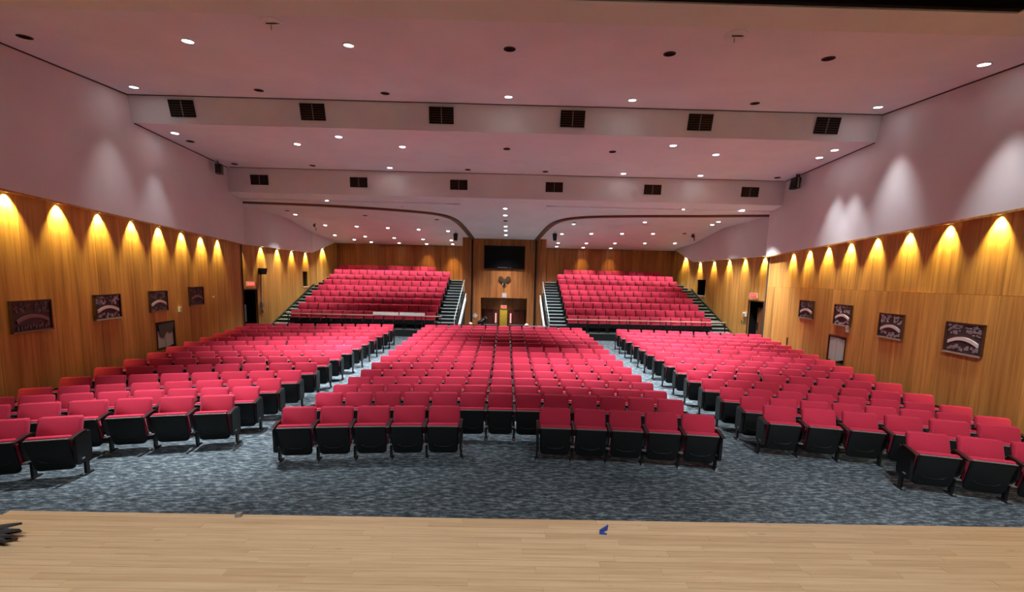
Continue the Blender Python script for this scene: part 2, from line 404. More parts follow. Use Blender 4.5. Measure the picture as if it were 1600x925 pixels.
# wooden edge strips under the painted walls
for k, sgn in enumerate((-1, 1)):
    mb = MB(); ys = [3.0, YJ]
    q = []
    for y in ys: q.append((sgn * (wx(y) - UO - 0.012), y, ztop(y) - 0.03))
    mb.hexa([q[0], q[1], (sgn * (wx(YJ) - UO + 0.02), YJ, ztop(YJ) - 0.03), (sgn * (wx(3) - UO + 0.02), 3, ztop(3) - 0.03)],
            [(q[0][0], 3, ztop(3) + 0.012), (q[1][0], YJ, ztop(YJ) + 0.012), (sgn * (wx(YJ) - UO + 0.02), YJ, ztop(YJ) + 0.012), (sgn * (wx(3) - UO + 0.02), 3, ztop(3) + 0.012)])
    struct(mb.obj('trim_%d' % (k + 3), M['wood']))

# ------------------------------------------------------------------ ceiling
def slab(name, y0, y1, f, mt, x=12.4, t=0.12):
    return struct(MB().hexa([(-x, y0, f(y0)), (x, y0, f(y0)), (x, y1, f(y1)), (-x, y1, f(y1))], [(-x, y0, f(y0) + t), (x, y0, f(y0) + t), (x, y1, f(y1) + t), (-x, y1, f(y1) + t)]).obj(name, mt))
slab('ceiling_front', 6.80, 11.43, z1, M['ceiling'])
slab('ceiling_middle', 11.58, 16.45, z2, M['ceiling'])
def bulkhead(name, ya, za, yb, zb):
    return struct(MB().hexa([(-12, ya, za), (12, ya, za), (12, yb, zb), (-12, yb, zb)], [(-12, ya + 0.15, za + 0.03), (12, ya + 0.15, za + 0.03), (12, yb + 0.15, zb + 0.03), (-12, yb + 0.15, zb + 0.03)]).obj(name, M['beigebulk']))
M['beigebulk'] = paint('bulkhead_paint', (0.86, 0.85, 0.84))
bulkhead('ceiling_bulkhead_front', 11.43, z1(11.43) + 0.02, 11.585, z2(11.58))
bulkhead('ceiling_bulkhead_rear', 16.45, z2(16.45) + 0.02, 16.53, 6.1)
# dark strips painting the shade of gaps at bulkheads and along the side walls
k = 5
for (ya, za) in ((11.425, z1(11.43)), (16.445, z2(16.45))):
    struct(MB().box(-10.6, 10.6, ya - 0.025, ya + 0.012, za - 0.012, za + 0.02).obj('trim_%d' % k, M['gap'])); k += 1
for sgn in (-1, 1):
    for (ya, yb, f) in ((6.9, 11.42, z1), (11.6, 16.44, z2)):
        p = [(sgn * (wx(y) - UO - 0.004), y, f(y)) for y in (ya, yb)]
        struct(MB().hexa([(p[0][0] - sgn * 0.02, ya, p[0][2] - 0.02), (p[1][0] - sgn * 0.02, yb, p[1][2] - 0.02), (p[1][0] + sgn * 0.02, yb, p[1][2] - 0.02), (p[0][0] + sgn * 0.02, ya, p[0][2] - 0.02)],
                         [(p[0][0] - sgn * 0.02, ya, p[0][2] + 0.01), (p[1][0] - sgn * 0.02, yb, p[1][2] + 0.01), (p[1][0] + sgn * 0.02, yb, p[1][2] + 0.01), (p[0][0] + sgn * 0.02, ya, p[0][2] + 0.01)]).obj('trim_%d' % k, M['gap'])); k += 1
# soffit in front with the dark lighting slot
zq = 6.93
mb = MB(); mb.box(-12, 12, 6.27, 6.80, zq, zq + 0.5); mb.box(7.23, 12, 2.5, 6.27, zq, zq + 0.5); mb.box(-12, -7.4, 2.5, 6.27, zq, zq + 0.5)
struct(mb.obj('ceiling_soffit', M['beige']))
mb = MB(); mb.box(-12, 12, 2.5, 6.8, 8.0, 8.1); mb.box(-12, 12, 6.2, 6.26, zq + 0.02, 8.0); mb.box(7.24, 7.3, 2.5, 6.3, zq + 0.02, 8.0)
mb.box(-7.46, -7.41, 2.5, 6.3, zq + 0.02, 8.0)
struct(mb.obj('ceiling_slot', M['dark']))
# slab in front of the folding-wall track, bounded by the track curve
TL = [(-11.7, 17.94), (-11.05, 17.96), (-7.98, 18.18), (-5.39, 18.58), (-4.07, 18.9), (-3.3, 19.2), (-2.85, 19.6), (-2.54, 20.3), (-2.36, 21.4), (-2.22, 23.2), (-2.1, 25.3)]
TR = [(11.7, 18.05), (10.98, 18.08), (8.54, 18.44), (5.84, 18.72), (3.92, 19.04), (3.1, 19.35), (2.65, 19.72), (2.3, 20.35), (2.06, 21.5), (1.88, 23.3), (1.71, 25.3)]
pl = [(-11.7, 16.53), (11.7, 16.53)] + TR + list(reversed(TL))
struct(MB().hexa([(x, y, z3(y)) for x, y in pl], [(x, y, z3(y) + 0.1) for x, y in pl]).obj('ceiling_centre', M['ceiling']))
def curve_beam(name, pts, idx):
    mb = MB(); rings = []
    for i, (x, y) in enumerate(pts):
        a = Vector(pts[max(0, i - 1)]); b = Vector(pts[min(len(pts) - 1, i + 1)]); d = (b - a).normalized(); n = Vector((-d.y, d.x)) * 0.12
        z = z3(y)
        rings.append([(x - n.x, y - n.y, z - 0.07), (x + n.x, y + n.y, z - 0.07), (x + n.x, y + n.y, 6.05), (x - n.x, y - n.y, 6.05)])
    return struct(mb.loft(rings).obj(name, M['track']))
def refine(pts):
    out = []
    n = len(pts)
    for i in range(n - 1):
        p0, p1, p2, p3 = (Vector(pts[max(0, i - 1)]), Vector(pts[i]), Vector(pts[i + 1]), Vector(pts[min(n - 1, i + 2)]))
        for t in (0, 0.33, 0.66):
            out.append(tuple(0.5 * ((2 * p1) + (p2 - p0) * t + (2 * p0 - 5 * p1 + 4 * p2 - p3) * t * t + (3 * p1 - p0 - 3 * p2 + p3) * t ** 3)))
    out.append(pts[-1]); return out
curve_beam('trim_20', refine(TL), 0); curve_beam('trim_21', refine(TR), 1)
for nm, xa, xb in (('left', -12.2, -1.95), ('right', 1.6, 12.2)):
    mb = MB()
    mb.hexa([(xa, 17.4, zA(17.4)), (xb, 17.4, zA(17.4)), (xb, 22.05, zA(22.05)), (xa, 22.05, zA(22.05))], [(xa, 17.4, 6.3), (xb, 17.4, 6.3), (xb, 22.05, 6.3), (xa, 22.05, 6.3)])
    mb.hexa([(xa, 22.05, zB(22.05)), (xb, 22.05, zB(22.05)), (xb, YB + 0.1, zB(YB + 0.1)), (xa, YB + 0.1, zB(YB + 0.1))], [(xa, 22.05, 6.3), (xb, 22.05, 6.3), (xb, YB + 0.1, 6.3), (xa, YB + 0.1, 6.3)])
    struct(mb.obj('ceiling_stand_' + nm, M['ceiling']))

# stage house behind the photographer, and the outer shell
mb = MB(); mb.box(-9, 9, -7.1, -7, 0, 9); mb.box(-9.1, -9, -7, 2.6, 0, 9); mb.box(9, 9.1, -7, 2.6, 0, 9); mb.box(-9, 9, -7, 2.5, 8.6, 8.7)
struct(mb.obj('wall_stage_house', M['dark']))

# ------------------------------------------------------------------ downlights
ring = MB()
n_ = 16
rin = [(0.088 * math.cos(t * 2 * math.pi / n_), 0.088 * math.sin(t * 2 * math.pi / n_)) for t in range(n_)]
rout = [(0.108 * math.cos(t * 2 * math.pi / n_), 0.108 * math.sin(t * 2 * math.pi / n_)) for t in range(n_)]
for t in range(n_):
    q = (t + 1) % n_
    ring.hexa([(*rin[t], -0.012), (*rout[t], -0.008), (*rout[q], -0.008), (*rin[q], -0.012)], [(*rin[t], 0.02), (*rout[t], 0.02), (*rout[q], 0.02), (*rin[q], 0.02)])
ME_RING = ring.mesh('trim_ring', M['ceiling'])
ME_RING_OFF = ring.mesh('trim_ring', M['gap'])  # unlit can: its inner shade is put into dark ring and disc colours
lens = MB().disc((0, 0, -0.004), 0.087, 0.012, 16, (0, 0, 1))
ME_LENS = {k: lens.mesh('lens', M[k]) for k in ('lamp', 'lampdim', 'star', 'dark')}
def downlight(x, y, z, mode, label, group, watts=None, angle=58, slope=0.0, col=(0.93, 0.96, 1.0)):
    t = thing('downlight', label, 'ceiling light', (x, y, z - 0.004), 0, group)
    t.rotation_euler = (math.atan(slope), 0, 0)
    link('trim_ring', ME_RING if mode != 'off' else ME_RING_OFF, t)
    link('lens', ME_LENS[{'on': 'lamp', 'dim': 'lampdim', 'star': 'star', 'off': 'dark'}[mode]], t)
    if mode in ('on', 'star', 'dim'):
        wv = (watts or DOWN_W) * (0.25 if mode == 'dim' else 1)
        s = spot('bulb', (0, 0, -0.03), (0, 0, -1), wv, angle, 1.0, col, t, 0.07)
        s.rotation_euler = (-math.atan(slope), 0, 0)
def light_row(items, zf, slope, rowname, group, **kw):
    cnt = {}
    tot = len(items)
    for i, (x, y, mode) in enumerate(items):
        st_ = {'on': 'lit', 'off': 'unlit', 'dim': 'dim', 'star': 'dazzling bright'}[mode]
        kw2 = dict(kw)
        if 'back row' in rowname: kw2['watts'] = DOWN_W * {-3.53: 0.12, -5.23: 0.07, -6.97: 0.015, 4.87: 0.06, 6.66: 0.05}.get(x, 0.01)
        if y < 14 and abs(x) > 8.4: kw2['watts'] = DOWN_W * (0.035 if x < 0 else 0.11)
        downlight(x, y, zf(y), mode, '%s round downlight, %s from the left in %s' % (st_, ORD[i], rowname), group, slope=slope, **kw2)
light_row([(-8.57, 7.95, 'off'), (-5.68, 7.92, 'on'), (-2.83, 7.9, 'dim'), (0.03, 7.88, 'off'), (2.89, 7.89, 'off'), (5.76, 7.9, 'off'), (8.65, 7.95, 'on')], z1, 0.128, 'the ceiling row nearest the stage', 'downlights in the front ceiling')
light_row([(-9.12, 10.76, 'on'), (-6.09, 10.75, 'off'), (-3.01, 10.72, 'off'), (0.0, 10.72, 'on'), (3.04, 10.71, 'on'), (6.07, 10.72, 'off'), (9.15, 10.74, 'on')], z1, 0.128, 'the second ceiling row from the stage', 'downlights in the front ceiling')
light_row([(-9.43, 12.36, 'on'), (-4.79, 12.30, 'on'), (4.71, 12.30, 'on'), (9.38, 12.34, 'on')], z2, 0.02, 'the row behind the front vents', 'downlights in the middle ceiling')
light_row([(-9.59, 13.15, 'off'), (-6.37, 13.13, 'on'), (-3.2, 13.12, 'on'), (-0.04, 13.08, 'off'), (3.17, 13.09, 'off'), (6.33, 13.1, 'on'), (9.53, 13.13, 'on')], z2, 0.02, 'the long row behind the front vents', 'downlights in the middle ceiling')
light_row([(-10.05, 15.9, 'off'), (-7.18, 15.85, 'off'), (-4.36, 15.87, 'on'), (-1.49, 15.87, 'off'), (1.37, 15.87, 'off'), (4.26, 15.87, 'on'), (7.13, 15.87, 'on'), (10.02, 15.9, 'off')], z2, 0.02, 'the row before the rear vents', 'downlights in the middle ceiling')
light_row([(-7.35, 17.45, 'on'), (-4.92, 17.6, 'on'), (4.76, 17.6, 'star'), (7.19, 17.46, 'on'), (9.6, 17.35, 'on')], z3, -0.085, 'the row before the wooden track', 'downlights before the track', angle=84)
for i, (y, md) in enumerate([(18.02, 'on'), (19.26, 'on'), (20.38, 'off'), (21.63, 'on'), (22.68, 'on'), (23.95, 'on')]):
    downlight(-0.11, y, z3(y), md, '%s downlight, %s from the front in the single file before the screen' % ('lit' if md == 'on' else 'unlit', ORD[i]), 'downlights in file before the screen', watts=DOWN_W * 0.32, angle=95, slope=-0.085)
SW = dict(watts=DOWN_W * 0.185, angle=80)
light_row([(-10.3, 19.95, 'off'), (-10.44, 20.98, 'on'), (-6.96, 20.78, 'off'), (-3.6, 21.54, 'off')], zA, -0.016, 'the left stand ceiling just behind the track', 'downlights over the left stand', **SW)
light_row([(3.36, 21.5, 'off'), (3.41, 21.95, 'on'), (6.71, 20.75, 'on'), (10.01, 20.09, 'on'), (10.18, 21.04, 'on')], zA, -0.016, 'the right stand ceiling just behind the track', 'downlights over the right stand', **SW)
for side, rows in (('left', [[(-10.02, 23.35, 'on'), (-8.34, 23.45, 'on'), (-6.67, 23.6, 'on'), (-5.0, 23.78, 'on'), (-3.38, 23.95, 'on')], [(-10.39, 25.5, 'on'), (-8.63, 25.65, 'on'), (-6.93, 25.84, 'on'), (-5.21, 26.0, 'on'), (-3.49, 26.1, 'on')], [(-9.6, 26.5, 'on'), (-8.72, 27.04, 'on'), (-6.97, 27.15, 'on'), (-5.23, 27.2, 'on'), (-3.53, 27.1, 'on')]]),
                   ('right', [[(3.07, 24.0, 'on'), (4.7, 23.8, 'on'), (6.39, 23.63, 'on'), (8.08, 23.48, 'on'), (9.75, 23.3, 'off')], [(3.12, 26.15, 'on'), (4.85, 26.04, 'on'), (6.58, 25.87, 'on'), (8.36, 25.69, 'on'), (10.13, 25.52, 'on')], [(3.14, 27.07, 'on'), (4.87, 27.2, 'on'), (6.66, 27.2, 'on')]])):
    for rn, it in zip(('front', 'middle', 'back'), rows):
        light_row(it, zB, -0.153, 'the %s row over the %s stand' % (rn, side), 'downlights over the %s stand' % side, **(SW if rn != 'back' else dict(angle=70, col=(1.0, 0.80, 0.32))))

# ------------------------------------------------------------------ wall washers
ME_WASH_CAN = MB().disc((0, 0, 0.0), 0.062, 0.10, 12, (0, 0, 1)).mesh('can', M['white'])
ME_WASH_LENS = MB().disc((0, 0, -0.012), 0.05, 0.010, 12, (0, 0, 1)).mesh('lens', M['washlamp'])
def washer(x, y, z, n, label, side, watts=None):
    t = thing('wall_washer', label, 'wall light', (x, y, z), 0, 'wall washers along the %s wall' % side)
    link('can', ME_WASH_CAN, t).location = (0, 0, -0.004); link('lens', ME_WASH_LENS, t).location = (0, 0, 0.0)
    d = Vector((n[0] * -0.52, n[1] * -0.52, -1.0))
    spot('bulb', (0, 0, -0.03), d, watts or WASH_W, 82, 0.6, (1.0, 0.84, 0.28), t, 0.03)
for side, sgn in (('left', -1), ('right', 1)):
    for k_ in range(-4, 8):
        y = (8.2 if sgn < 0 else 8.05) + 1.085 * k_
        nrm = (-sgn / sL, WB / sL)
        x = sgn * (wx(y) - 0.085)
        lab = ('amber wall washer on the %s wall, %s from its stage end' % (side, ORD[k_ + 4]))
        washer(x, y, ztop(y) - 0.0, nrm, lab, side)
    ys2 = [18.45, 20.1, 21.5, 22.9, 24.45] if sgn < 0 else [18.6, 20.15, 21.6, 23.2, 24.9]
    X = XL2 if sgn < 0 else XR2
    for k_, y in enumerate(ys2):
        washer(X - sgn * 0.085, y, ZT2, (-sgn, 0), 'amber wall washer beside the %s stand, %s from the front' % (side, ORD[k_]), side)
    # one on the angled corner
    YC = YC_L if sgn < 0 else YC_R; cx = CL[0] if sgn < 0 else CR[0]
    px, py = X + (cx - X) * 0.45, YC + (YB - YC) * 0.45
    d = Vector((cx - X, YB - YC, 0)).normalized(); n = Vector((-d.y, d.x, 0)) * (-1 if sgn < 0 else 1)
    washer(px + n.x * 0.09, py + n.y * 0.09, ZT2 + (5.25 - ZT2) * 0.45 - 0.08, (n.x, n.y), 'amber wall washer at the angled corner beside the %s stand' % side, side)

# ------------------------------------------------------------------ stage work lights (the lit stage the photographer stands on), plus added floods
def worklight(x, y, z, d, wv, ang, label, col=(0.95, 0.97, 1.0)):
    t = thing('stage_light', label, 'stage light', (x, y, z), 0, 'stage work lights')
    dv = Vector(d).normalized()
    MB().tube([Vector((0, 0, 0)) - dv * 0.02, -dv * 0.3], [0.12, 0.09], 12).obj('housing', M['blackmetal'], t)
    MB().tube([(0, 0, 0.0), (0, 0, 0.5)], 0.015, 6).obj('hanger', M['blackmetal'], t)
    spot('bulb', tuple(dv * 0.03), d, wv, ang, 0.8, col, t, 0.12)
for i, x in enumerate((-5.0, -1.7, 1.7, 5.0)):
    worklight(x, 0.4, 7.6, (0, 0.22, -1), STAGE_W, 95, 'black work light over the stage, %s from the left, pointing down' % ORD[i])
for i, x in enumerate((-4.5, -1.5, 1.5, 4.5)):  # unseen floods added as fill for the seat fronts, strongest at right
    worklight(x, 2.2, 7.9, (x * 0.05, 1.0, -0.62) if i < 3 else (2.4, 4.2, -7.2), FILL_FLOOD_W * (1 if i < 3 else 42), 100 if i < 3 else 66, 'added unseen fill flood over the stage edge, %s from the left, facing the seats' % ORD[i], (0.96, 0.96, 1.0))

# ------------------------------------------------------------------ ceiling vents
def vent(x, y, z, wd, ht, tilt, label, grp):
    t = thing('air_vent', label, 'vent', (x, y, z), 0, grp); t.rotation_euler = (tilt, 0, 0)
    f = MB(); a, b = wd / 2, ht / 2
    for (x0, x1, z0, z1_) in ((-a, a, b - 0.02, b), (-a, a, -b, -b + 0.02), (-a, -a + 0.02, -b, b), (a - 0.02, a, -b, b)): f.box(x0, x1, -0.025, 0.0, z0, z1_)
    f.obj('frame', M['blackmetal'], t)
    MB().box(-a, a, -0.004, 0.004, -b, b).obj('backing', M['dark'], t)
    MB().box(-0.011, 0.011, -0.022, 0.0, -b, b).obj('divider', M['grey'], t)
    for h in range(6):
        zz = -b + 0.03 + (ht - 0.06) * (h + 0.5) / 6
        MB().hexa([(-a + 0.02, -0.018, zz - 0.012), (a - 0.02, -0.018, zz - 0.012), (a - 0.02, -0.015, zz - 0.012), (-a + 0.02, -0.015, zz - 0.012)],
                  [(-a + 0.02, -0.005, zz + 0.012), (a - 0.02, -0.005, zz + 0.012), (a - 0.02, -0.002, zz + 0.012), (-a + 0.02, -0.002, zz + 0.012)]).obj('slat', M['bronze'], t)
ang1 = math.atan2(0.155, z1(11.43) - z2(11.58)); ang2 = math.atan2(0.08, 0.9)
for i, x in enumerate((-8.53, -5.13, -1.76, 1.70, 5.08, 8.47)):
    vent(x, 11.49, 7.26, 0.64, 0.40, ang1, 'dark square air vent, %s from the left on the front bulkhead' % ORD[i], 'vents on the front bulkhead')
for i, x in enumerate((-9.5, -5.72, -1.89, 1.78, 5.58, 9.36)):
    vent(x, 16.475, 6.56, 0.66, 0.36, ang2, 'dark square air vent, %s from the left on the rear bulkhead' % ORD[i], 'vents on the rear bulkhead')

# ------------------------------------------------------------------ seats
def arc_ring(hw, y, z, thick, r, bow=0.0):
    return None
def rounded(hw, z0, z1_, r_top, r_bot, seg=4):
    """outline in x,z of a slab with rounded corners"""
    pts = []
    for (cx, cz, rr, a0) in ((hw - r_top, z1_ - r_top, r_top, 0), (-hw + r_top, z1_ - r_top, r_top, 90), (-hw + r_bot, z0 + r_bot, r_bot, 180), (hw - r_bot, z0 + r_bot, r_bot, 270)):
        for s in range(seg + 1):
            a = R(a0 + 90 * s / seg); pts.append((cx + rr * math.cos(a), cz + rr * math.sin(a)))
    return pts
def slabmesh(name, hw, z0, z1_, rt_, rb, yf, thick, mt, bulge=0.015, taper=1.0, bow=0.0):
    """yf(z): front y of the slab"""
    o = rounded(hw, z0, z1_, rt_, rb); cz = (z0 + z1_) / 2
    def pt(x, z, off):
        tx = x * (1 + (taper - 1) * (z1_ - z) / (z1_ - z0))
        return (tx, yf(z) + off + bow * (1 - (x / hw) ** 2), z)
    rings = []
    for (sc, off) in ((0.93, 0.0), (1.0, bulge), (1.0, thick - bulge * 0.6), (0.95, thick)):
        rings.append([pt(x * sc, cz + (z - cz) * sc, off) for x, z in o])
    mb = MB(); mb.loft(rings)
    return mb.mesh(name, mt, True)
def back_y(z): return 0.0 + (z - 0.60) * 0.26
def seat_y(z): return -0.12 - (z - 0.22) * 0.26
def chair_meshes(hw):
    d = {}
    d['backrest'] = slabmesh('backrest', hw, 0.47, 0.875, 0.035, 0.02, back_y, 0.07, M['red'], 0.018, 1.04, 0.012)
    d['back_shell'] = slabmesh('back_shell', hw - 0.01, 0.40, 0.85, 0.04, 0.04, lambda z: back_y(z) + 0.068, 0.022, M['black'], 0.006, 1.0, 0.012)
    d['seat_cushion'] = slabmesh('seat_cushion', hw - 0.005, 0.20, 0.665, 0.03, 0.09, lambda z: seat_y(z) + 0.03, 0.085, M['red'], 0.02, 0.97)
    d['seat_pan'] = slabmesh('seat_pan', hw - 0.008, 0.125, 0.628, 0.012, 0.075, lambda z: seat_y(z), 0.04, M['black'], 0.012, 0.95)
    e = MB(); zz = 0.632
    e.hexa([(-hw + 0.012, seat_y(zz) - 0.004, zz - 0.006), (hw - 0.012, seat_y(zz) - 0.004, zz - 0.006), (hw - 0.012, seat_y(zz) + 0.03, zz - 0.006), (-hw + 0.012, seat_y(zz) + 0.03, zz - 0.006)],
           [(-hw + 0.012, seat_y(zz) - 0.004, zz + 0.006), (hw - 0.012, seat_y(zz) - 0.004, zz + 0.006), (hw - 0.012, seat_y(zz) + 0.03, zz + 0.006), (-hw + 0.012, seat_y(zz) + 0.03, zz + 0.006)])
    d['edge_strip'] = e.mesh('edge_strip', M['edge'])
    pts = []
    for t in range(9):
        u = -1 + t / 4.0; zz = 0.255 + 0.045 * abs(u) ** 4; pts.append((u * (hw * 0.58), seat_y(zz) - 0.002, zz))
    d['grip_ridge'] = MB().tube(pts, 0.0065, 5).mesh('grip_ridge', M['blackmetal'], True)
    a = MB()
    a.loft([[(-0.022, y, z - h), (0.022, y, z - h), (0.027, y, z), (-0.027, y, z)] for (y, z, h) in ((0.03, 0.685, 0.05), (-0.06, 0.685, 0.045), (-0.20, 0.665, 0.035), (-0.265, 0.652, 0.028), (-0.285, 0.645, 0.012))])
    d['armrest'] = a.mesh('armrest', M['arm'])
    l = MB()
    l.loft([[(-0.016, -0.035, z), (0.016, -0.035, z), (0.016, 0.035, z), (-0.016, 0.035, z)] for z in (0.015, 0.30)] )
    l.loft([[(-0.014, y0, z), (0.014, y0, z), (0.014, y1, z), (-0.014, y1, z)] for (z, y0, y1) in ((0.28, -0.05, 0.06), (0.40, -0.16, 0.10), (0.645, -0.19, 0.10))])
    d['leg'] = l.mesh('leg', M['blackmetal'])
    f_ = MB(); f_.loft([[(-0.035, -0.11, 0.0), (0.035, -0.11, 0.0), (0.035, 0.11, 0.0), (-0.035, 0.11, 0.0)], [(-0.022, -0.09, 0.022), (0.022, -0.09, 0.022), (0.022, 0.09, 0.022), (-0.022, 0.09, 0.022)]])
    d['foot'] = f_.mesh('foot', M['blackmetal'])
    d['bolt_cap'] = MB().disc((0, -0.075, 0.012), 0.016, 0.022, 8, (0, 0, 1)).mesh('bolt_cap', M['steel'])
    h = MB(); h.box(-0.032, 0.032, -0.13, -0.07, 0.275, 0.29)
    d['hinge'] = h.mesh('hinge', M['steel'])
    e2 = MB(); e2.loft([[(-0.02, y0, z), (0.02, y0, z), (0.02, y1, z), (-0.02, y1, z)] for (z, y0, y1) in ((0.21, -0.16, 0.08), (0.24, -0.2, 0.11), (0.63, -0.21, 0.11), (0.65, -0.19, 0.10))])
    d['end_panel'] = e2.mesh('end_panel', M['black'])
    return d
CM = chair_meshes(0.238); CMW = chair_meshes(0.262)
def build_chair(loc, rz, label, group, w_, meshes, sides, ends, near):
    t = thing('auditorium_chair', label, 'chair', loc, rz, group)
    link('backrest', meshes['backrest'], t); link('back_shell', meshes['back_shell'], t)
    link('seat_cushion', meshes['seat_cushion'], t)
    p = link('seat_pan', meshes['seat_pan'], t); link('edge_strip', meshes['edge_strip'], p)
    if near: link('grip_ridge', meshes['grip_ridge'], p)
    for s in sides:
        x = s * w_ / 2
        o = link('armrest', meshes['armrest'], t); o.location = (x, 0, 0)
        g = link('leg', meshes['leg'], t); g.location = (x, 0, 0)
        link('foot', meshes['foot'], g)
        if near: link('bolt_cap', meshes['bolt_cap'], g); link('hinge', meshes['hinge'], g)
        if s in ends:
            q = link('end_panel', meshes['end_panel'], t); q.location = (x, 0, 0)
    return t
seats = []      # (dist, x, y, z, rz, block, row, index from left, count in row, spacing, wide)
def add_row(n, xs_, block, sp, wide):
    cnt = len(xs_)
    for i, x in enumerate(xs_):
        y = rowy(n, x); rz = math.asin(x / RR[n]) * -1.0
        seats.append(dict(d=math.hypot(x, y), x=x, y=y, z=ZF[n], rz=rz, block=block, row=n, i=i, cnt=cnt, sp=sp, wide=wide))
def arcx(n, s): return RR[n] * math.sin(s / RR[n])
for n in ROWN:
    sh = -0.005 * (n - 1)
    if n == 1:
        add_row(1, [-0.94 - 0.59 * k_ for k_ in range(4, -1, -1)], 'front row left of the centre gap', 0.585, True)
        add_row(1, [0.94 + 0.59 * k_ for k_ in range(5)], 'front row right of the centre gap', 0.585, True)
        add_row(1, sorted(-arcx(1, 6.58 + 0.63 * k_) for k_ in range(4)), 'left side block', 0.63, True)
        add_row(1, [arcx(1, 6.58 + 0.63 * k_) for k_ in range(4)], 'right side block', 0.63, True)
        continue
    add_row(n, [arcx(n, 0.535 * k_) + sh for k_ in range(-6, 7)], 'centre block', 0.533, False)
    yo = rowy(n, 9.3); xo = 8.93 + 0.165 * (yo - 7.82)
    if n == 2: xo = 8.75
    if n == 3: xo = 8.75
    s0 = 5.10; s1 = RR[n] * math.asin(xo / RR[n])
    m_ = int(round((s1 - s0) / (0.61 if n == 2 else 0.585 if n == 3 else 0.575))); sp = (s1 - s0) / m_
    add_row(n, sorted(-arcx(n, s0 + sp * k_) for k_ in range(m_ + 1)), 'left side block', sp, sp > 0.57)
    add_row(n, [arcx(n, s0 + sp * k_) for k_ in range(m_ + 1)], 'right side block', sp, sp > 0.57)
seats = [s for s in seats if not (s['row'] == 1 and abs(s['x']) > 8.1) and not (s['row'] == 2 and abs(s['x']) > 8.6)]
seats.sort(key=lambda s: s['d'])
NIND = 300
near_seats, far_seats = seats[:NIND], seats[NIND:]
def rowname(n): return 'front row' if n == 1 else '%s row from the stage' % ORD[n - 1]
for s in near_seats:
    meshes = CMW if s['wide'] else CM
    sides = [-1] + ([1] if s['i'] == s['cnt'] - 1 else [])
    ends = ([-1] if s['i'] == 0 else []) + ([1] if s['i'] == s['cnt'] - 1 else [])
    if s['row'] == 1 and 'gap' in s['block']:
        lab = 'red folding chair in the %s, %s from the left' % (s['block'], ORD[s['i']])
    elif s['block'].startswith('left'):
        lab = 'red chair, left side block, %s, %s from the aisle' % (rowname(s['row']), ORD[s['cnt'] - 1 - s['i']])
    elif s['block'].startswith('right'):
        lab = 'red chair, right side block, %s, %s from the aisle' % (rowname(s['row']), ORD[s['i']])
    else:
        lab = 'red chair, centre block, %s, %s from the left' % (rowname(s['row']), ORD[s['i']])
    build_chair((s['x'], s['y'], s['z']), s['rz'], lab, 'folding chairs on the main floor', s['sp'], meshes, sides, ends, s['d'] < 9.6)
# the farther chairs of the same kind, joined
def join_far(slist, name, label, cat):
    mats_ = [M['red'], M['black'], M['blackmetal'], M['arm'], M['edge']]; mb = MB()
    idx = {mm.name: i for i, mm in enumerate(mats_)}
    for s in slist:
        mx = Matrix.Translation((s['x'], s['y'], s['z'])) @ Matrix.Rotation(s['rz'], 4, 'Z')
        meshes = CMW if s['wide'] else CM
        lst = [('backrest', 0), ('back_shell', 0), ('seat_cushion', 0), ('seat_pan', 0), ('edge_strip', 0)]
        for sd in [-1] + ([1] if s['i'] == s['cnt'] - 1 else []): lst += [('armrest', sd * s['sp'] / 2), ('leg', sd * s['sp'] / 2), ('foot', sd * s['sp'] / 2)]
        for k_, ox in lst:
            me = meshes[k_]; b0 = len(mb.v); mi_ = idx[me.materials[0].name]
            for v in me.vertices:
                p = mx @ Vector((v.co.x + ox, v.co.y, v.co.z)); mb.v.append((p.x, p.y, p.z))
            for f in me.polygons: mb.f.append(tuple(b0 + q for q in f.vertices)); mb.mi.append(mi_)
    me = bpy.data.meshes.new(name); me.from_pydata(mb.v, [], mb.f)
    for mm in mats_: me.materials.append(mm)
    me.polygons.foreach_set('material_index', mb.mi); me.polygons.foreach_set('use_smooth', [True] * len(mb.f)); me.update()
    o = link(name, me); o['kind'] = 'stuff'; return tag(o, label, cat)
join_far(far_seats, 'rear_auditorium_chairs', 'rearmost rows of red folding chairs on the main floor before the stands', 'chairs')

# ------------------------------------------------------------------ raised stands
ZP0, YP0, RISE, RUN = 0.40, 20.4, 0.304, 0.76
SX = {'left': (-10.78, -3.52), 'right': (3.12, 10.42)}
STAIRS = {'left': [(-11.62, -10.80), (-3.50, -2.62)], 'right': [(2.22, 3.10), (10.44, 11.42)]}
sm = {}
sm['backrest'] = slabmesh('backrest', 0.238, 0.46, 0.82, 0.03, 0.02, back_y, 0.06, M['red'], 0.015, 1.0, 0.008)
sm['back_shell'] = slabmesh('back_shell', 0.225, 0.40, 0.80, 0.03, 0.03, lambda z: back_y(z) + 0.058, 0.02, M['black'], 0.005)
sm['seat_cushion'] = slabmesh('seat_cushion', 0.232, 0.30, 0.50, 0.02, 0.03, lambda z: -0.10 - (z - 0.3) * 0.1, 0.09, M['red'], 0.015)
sm['seat_pan'] = slabmesh('seat_pan', 0.23, 0.22, 0.475, 0.012, 0.04, lambda z: -0.125 - (z - 0.3) * 0.1, 0.035, M['black'], 0.008)
lg = MB(); lg.box(-0.02, 0.02, -0.06, 0.05, 0.0, 0.46); lg.box(-0.03, 0.03, -0.10, 0.10, 0.0, 0.02)
sm['leg'] = lg.mesh('leg', M['blackmetal'])
